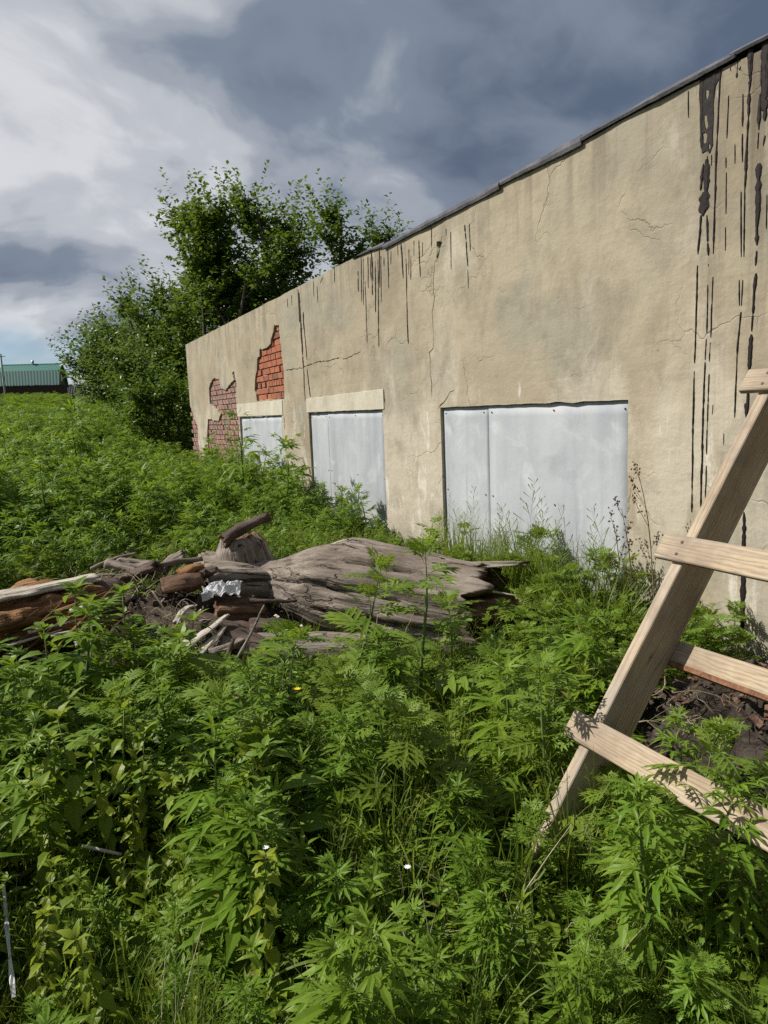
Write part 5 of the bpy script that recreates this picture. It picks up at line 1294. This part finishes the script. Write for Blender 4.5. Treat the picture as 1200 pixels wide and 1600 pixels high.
def build_heroes():
    H = hero
    H('lobed_weed', 'ragweed', 'ragweed', 1.70, 3.30, 1.06, 'tallest lobed-leaf weed, its leaning pale tip crossing the big trunk', 'weed', 1, lean=(0, .06, .4))
    H('lobed_weed', 'ragweed', 'ragweed', 1.34, 3.42, .96, 'lobed-leaf weed just left of the tallest one before the trunk', 'weed', 2)
    H('lobed_weed', 'ragweed', 'ragweed', 1.92, 3.30, .74, 'lobed-leaf weed before the hollow end of the trunk', 'weed', 3)
    H('lobed_weed', 'ragweed', 'ragweed', 1.66, 2.14, .74, 'lobed-leaf weed left of the ladder at mid height', 'weed', 4)
    H('lobed_weed', 'ragweed', 'ragweed', 1.56, 1.60, .50, 'lobed-leaf weed in front of the lowest ladder rung', 'weed', 5)
    H('lobed_weed', 'ragweed', 'ragweed', 1.26, 1.90, .22, 'lobed-leaf weed growing over the ladder foot', 'weed', 46)
    H('lobed_weed', 'ragweed', 'ragweed', 1.90, 1.50, .62, 'lobed-leaf weed at the right edge over the lowest rung', 'weed', 47)
    H('lobed_weed', 'ragweed', 'ragweed', 1.74, 1.62, .74, 'lobed-leaf weed rising between ladder foot and right edge', 'weed', 6)
    H('hemp_plant', 'hemp', 'hemp', 1.50, 1.46, .68, 'yellow-green hemp plant with large fingered leaves at lower right', 'hemp plant', 7)
    H('hemp_plant', 'hemp', 'hemp', 1.70, 1.38, .66, 'dark hemp plant at the lower right corner', 'hemp plant', 8)
    H('hemp_plant', 'hemp', 'hemp', .42, 3.02, .68, 'slim hemp plant with star-like leaf left of the low grey log', 'hemp plant', 9, thin=.7)
    H('hemp_plant', 'hemp', 'hemp', 1.06, 3.62, .66, 'hemp plant with drooping leaves before the middle of the trunk', 'hemp plant', 10)
    H('hemp_plant', 'hemp', 'hemp', 2.72, 10.4, 1.80, 'tall hemp plant reaching up the farthest boarded window', 'hemp plant', 11, thin=.6)
    H('hemp_plant', 'hemp', 'hemp', 2.80, 8.95, 1.40, 'hemp plant against the wall between the two far windows', 'hemp plant', 12)
    H('hemp_plant', 'hemp', 'hemp', 2.95, 7.50, .92, 'hemp plant in front of the middle boarded window', 'hemp plant', 13)
    H('hemp_plant', 'hemp', 'hemp', .60, 11.0, 1.88, 'dark-topped hemp plant standing above the field at left', 'hemp plant', 14)
    for i, (x, y, h, lb) in enumerate(((-.09, 2.70, .64, 'leftmost yellowing oval-leaf herb in the left foreground'), (.0, 2.78, .70, 'yellow-tipped herb second from left in the left foreground'), (.09, 2.72, .62, 'yellowish herb in the middle of the left foreground clump'),
                                     (.17, 2.84, .68, 'tall yellowish herb right of centre in the left foreground clump'), (.24, 2.70, .60, 'rightmost yellowish herb of the left foreground clump'))):
        H('yellowing_herb', 'yellowherb', 'yellowherb', x, y, h, lb, 'herb', 20 + i, 'yellowing herbs at left')
    for i, (x, y, h, lb) in enumerate(((.12, 3.82, .92, 'tallest oval-leaf weed in front of the split log'), (.34, 3.92, .86, 'oval-leaf weed right of the split log end'), (-.06, 3.62, .80, 'oval-leaf weed at left edge below the split log'), (.40, 3.22, .66, 'oval-leaf weed left of the pale splinters'))):
        H('oval_leaf_weed', 'nettle', 'nettle', x, y, h, lb, 'weed', 30 + i, 'oval-leaf weeds before the split log')
    H('narrow_leaf_weed', 'lanceherb', 'lowherb', 1.16, 1.60, .34, 'narrow-leaf weed just below the ladder foot', 'weed', 40)
    H('narrow_leaf_weed', 'lanceherb', 'lowherb', .62, 1.62, .40, 'narrow-leaf weed at the bottom centre', 'weed', 41)
    H('lobed_weed', 'ragweed', 'ragweed', 3.10, 4.95, .78, 'pale feathery weed at the left foot of the widest boarded window', 'weed', 42)
    H('lobed_weed', 'ragweed', 'ragweed', 3.20, 2.80, .62, 'lobed-leaf weed against the wall behind the ladder', 'weed', 43)
    # dry dock stalks against the wall
    for i, (x, y, h, lb) in enumerate(((3.38, 3.28, 1.34, 'tallest dry brown dock stalk against the wall beside the ladder'), (3.34, 3.46, 1.10, 'dry dock stalk at the right jamb of the widest window'), (3.36, 3.62, .98, 'shorter dry dock stalk at the right end of the widest window'))):
        r = random.Random(60 + i); E = empty('dry_dock_stalk', (x, y, ground_z(x, y)), (0, 0, 0)); tag(E, lb, 'dry plant', 'dry stalks by the wall')
        sp = stem_path(h, .10, 2.6 + i * .5, 9, .03); v, f = tube(sp, [.005] * 5 + [.0035] * 3 + [.0025, .0015], 5); link('stem', mesh('stem', v, f), E, MAT['dry'])
        for b in range(5):
            t = .55 + .1 * b; p = sample(sp, t); az = r.uniform(0, 6.28); l = h * r.uniform(.08, .18); q = p + Vector((math.cos(az) * l * .5, math.sin(az) * l * .5, l)); pts = [p, p.lerp(q, .5) + Vector((math.cos(az), math.sin(az), 0)) * .01, q]
            v, f = tube(pts, [.002, .0016, .001], 4); br = link('side_stalk', mesh('side_stalk', v, f), E, MAT['dry'])
            V = []; F = []
            for c in range(20):
                u = r.uniform(.25, 1.0); w = sample(pts, u) + Vector((r.gauss(0, .010), r.gauss(0, .010), r.gauss(0, .008))); s = r.uniform(.004, .009); k = len(V)
                V += [w + Vector((s, 0, 0)), w + Vector((-s, 0, 0)), w + Vector((0, s, 0)), w + Vector((0, -s, 0)), w + Vector((0, 0, s)), w + Vector((0, 0, -s))]
                F += [(k, k + 2, k + 4), (k + 2, k + 1, k + 4), (k + 1, k + 3, k + 4), (k + 3, k, k + 4), (k + 2, k, k + 5), (k + 1, k + 2, k + 5), (k + 3, k + 1, k + 5), (k, k + 3, k + 5)]
            link('seed_cluster', mesh('seed_cluster', V, F), br, MAT['seed'])
    # a few small flowers
    def flower(name, x, y, z, mat, lb, s, gp):
        E = empty(name, (x, y, ground_z(x, y))); tag(E, lb, 'flower', gp); hh = z - ground_z(x, y)
        v, f = tube([(0, 0, 0), (.005, 0, hh * .5), (0, 0, hh)], [.0015, .0013, .001], 4); link('stem', mesh('stem', v, f), E, MAT['stem'])
        P = []
        for k in range(9):
            bv, bf = blade(2, .22, .1, .1, 0, 0, 1.0, k * 2 * PI / 9, .6, .3); P.append(([(a * s, b * s, c * s + hh) for a, b, c in bv], bf))
        v, f = join(P); link('petals', mesh('petals', v, f), E, MAT[mat])
    flower('yellow_flower', .93, 2.95, .47, 'petal', 'small yellow flower in the weeds below the low log', .018, None)
    flower('yellow_flower', 2.95, 6.7, .62, 'petal', 'small yellow flower by the middle boarded window', .022, None)
    flower('white_flower', .86, 1.78, .34, 'petalw', 'tiny white flower at the bottom right of centre', .012, None)
    flower('white_flower', .50, 1.98, .40, 'petalw', 'tiny white flower in the lower middle of the weeds', .012, None)
    # long pale grass blades arching over the foreground
    for i, (x, y, az, ln, lb) in enumerate(((.62, 1.72, 2.9, .40, 'long pale grass blade arching at the bottom centre'), (.56, 1.95, .2, .42, 'long pale grass blade bent to the right at lower centre'), (1.36, 1.28, -1.2, .42, 'long pale grass blade at the bottom right'), (.52, 2.25, -.3, .40, 'long pale grass blade over the left centre weeds'))):
        V = []; F = []; n = 12
        for k in range(n + 1):
            t = k / n; d = ln * (.15 * t + .85 * t * t) * .8; z = .22 + ln * (.8 * t - .85 * t * t); w = .007 * (1 - t ** 2) + .0006
            ca, sa = math.cos(az), math.sin(az)
            V += [(ca * d - sa * w, sa * d + ca * w, z + .002), (ca * d, sa * d, z), (ca * d + sa * w, sa * d - ca * w, z + .002)]
        for k in range(n): F += [(k * 3, k * 3 + 1, k * 3 + 4, k * 3 + 3), (k * 3 + 1, k * 3 + 2, k * 3 + 5, k * 3 + 4)]
        v, f = tube([(0, 0, 0), (0, 0, .22)], [.002, .002], 4, True, len(V)); 
        o = link('grass_blade', mesh('grass_blade', V + [tuple(p) for p in v], F + f), None, MAT['grass'], (x, y, ground_z(x, y))); tag(o, lb, 'grass blade')
build_heroes()

# ------------------------------------------------------------------ trees and bushes behind the wall
def tree(name, x, y, h, spread, label, seed, cat='tree', nlimb=14, nsub=6, ntwig=4, nleaf=12, leaf=.085, stems=1, mat='crown', low=.12, group=None, up=.55):
    r = random.Random(seed); z0 = ground_z(x, y); E = empty(name, (x, y, z0)); tag(E, label, cat, group)
    SK = []; tw = []
    def curve(p, d, ln, rad, n=5, grav=.15):
        pts = [p.copy()]; dd = d.normalized()
        for i in range(n):
            dd = (dd + Vector((r.gauss(0, .12), r.gauss(0, .12), grav + r.gauss(0, .08))) * .5).normalized(); pts.append(pts[-1] + dd * ln / n)
        SK.append((pts, [rad * (1 - .72 * i / n) for i in range(n + 1)])); return pts
    trunks = []
    for s in range(stems):
        a = r.uniform(0, 6.28); q = .25 * spread * (s > 0)
        trunks.append(curve(Vector((math.cos(a) * q * .3, math.sin(a) * q * .3, -.2)), Vector((math.cos(a) * .3 * (s > 0), math.sin(a) * .3 * (s > 0), 1)), h * r.uniform(.8, .92), .016 * h + .03, 7, .1))
    for l in range(nlimb):
        tk = trunks[l % stems]; t = low + (.97 - low) * ((l + r.random()) / nlimb); p = sample(tk, t); a = l * 2.4 + r.uniform(-.5, .5)
        prof = math.sin(PI * (.18 + .74 * t)) ** .8; ln = spread * prof * r.uniform(.65, 1.15); d = Vector((math.cos(a), math.sin(a), up * r.uniform(.3, 1.4) + .5 * t))
        lp = curve(p, d, ln, .006 * h * (1.15 - t) + .012, 5, .22)
        for s in range(nsub):
            u = .3 + .7 * (s + r.random()) / nsub; q = sample(lp, min(u, 1)); a2 = r.uniform(0, 6.28); d2 = Vector((math.cos(a2), math.sin(a2), r.uniform(.0, 1.0))) + d.normalized() * .5
            sp = curve(q, d2, ln * r.uniform(.22, .42) + .15, .008, 4, .18)
            for k in range(ntwig):
                w = sample(sp, r.uniform(.25, 1.0)); a3 = r.uniform(0, 6.28); tw.append((w, Vector((math.cos(a3), math.sin(a3), r.uniform(-.3, 1.3))).normalized(), r.uniform(.25, .55) * (leaf / .085)))
            tw.append((sp[-1], (sp[-1] - sp[-2]).normalized() + Vector((0, 0, .4)), .5 * (leaf / .085)))
        tw.append((lp[-1], (lp[-1] - lp[-2]).normalized() + Vector((0, 0, .3)), .7 * (leaf / .085)))
    V = []; F = []
    for pts, rad in SK:
        v, f = tube(pts, rad, 5, False, len(V)); V += v; F += f
    link('trunk', mesh('trunk', V, F, True), E, MAT['bark'])
    rs = np.random.RandomState(seed); T = len(tw)
    P0 = np.array([t[0] for t in tw]); Dr = np.array([t[1] for t in tw]); Ln = np.array([t[2] for t in tw])
    k = np.tile(np.arange(nleaf), T); ti = np.repeat(np.arange(T), nleaf); u = (k + .5) / nleaf
    pos = P0[ti] + Dr[ti] * (Ln[ti] * u)[:, None]; n = len(ti)
    az = k * 2.4 + rs.rand(n) * 1.5 + ti; el = rs.rand(n) * 1.3 - .65
    ax = np.stack([np.cos(az) * np.cos(el), np.sin(az) * np.cos(el), np.sin(el)], 1) * .8 + Dr[ti] * .35; ax /= np.linalg.norm(ax, axis=1)[:, None]
    up_ = np.array([0, 0, 1.0]) + rs.randn(n, 3) * .45; sd = np.cross(ax, up_); sd /= np.linalg.norm(sd, axis=1)[:, None]; nr = np.cross(sd, ax)
    s = leaf * (.65 + .7 * rs.rand(n)); s = s[:, None]
    q = [pos, pos + ax * s * .45 + sd * s * .30 + nr * s * .06, pos + ax * s - nr * s * .18, pos + ax * s * .45 - sd * s * .30 + nr * s * .06]
    VV = np.stack(q, 1).reshape(-1, 3); me = bpy.data.meshes.new('crown')
    tri = np.array([[0, 1, 2], [0, 2, 3]]); FF = (np.arange(n)[:, None, None] * 4 + tri[None]).reshape(-1, 3)
    me.vertices.add(len(VV)); me.vertices.foreach_set('co', VV.astype(np.float32).ravel()); me.loops.add(FF.size); me.loops.foreach_set('vertex_index', FF.astype(np.int32).ravel())
    me.polygons.add(len(FF)); me.polygons.foreach_set('loop_start', np.arange(0, FF.size, 3, dtype=np.int32)); me.update(calc_edges=True)
    link('crown', me, E, MAT[mat]); return E

tree('broadleaf_tree', 7.6, 22.0, 9.0, 2.0, 'tall broadleaf tree rising behind the far end of the wall', 3, nlimb=30, nsub=8, ntwig=6, nleaf=16, leaf=.155, stems=3, low=.16, up=.8)
tree('broadleaf_tree', 9.3, 23.0, 8.4, 1.35, 'slimmer tree just right of the tall one behind the wall', 8, nlimb=16, nsub=7, ntwig=5, nleaf=15, leaf=.155, stems=2, low=.25, up=.9)
tree('leafy_bush', 5.0, 22.8, 6.0, 1.9, 'leafy bush hugging the far corner of the wall', 12, 'bush', 20, 7, 5, 15, .14, 4, 'crown', .04)
tree('leafy_bush', 4.6, 27.0, 5.6, 1.9, 'pointed bush, tallest of those left of the wall', 13, 'bush', 20, 7, 5, 15, .15, 4, 'crown2', .03)
tree('leafy_bush', 3.9, 24.0, 3.3, 1.7, 'dark rounded bush close to the wall corner', 14, 'bush', 18, 7, 5, 15, .13, 5, 'crown2', .02)
tree('leafy_bush', 4.5, 33.0, 4.8, 2.2, 'grey-green bush in the middle of the far hedge', 15, 'bush', 20, 7, 5, 15, .18, 5, 'crown2', .03)
tree('leafy_bush', 4.6, 40.0, 4.2, 2.4, 'lower bush second from the left end of the hedge', 16, 'bush', 20, 7, 5, 14, .20, 5, 'crown2', .03)
tree('leafy_bush', 4.6, 50.0, 3.9, 2.4, 'leftmost bush of the hedge beside the green roofed house', 17, 'bush', 20, 7, 4, 14, .24, 5, 'crown2', .03)
tree('leafy_bush', 3.3, 20.4, 2.2, 1.2, 'low bright bush at the foot of the wall corner', 18, 'bush', 16, 6, 5, 14, .11, 5, 'crown', .03)
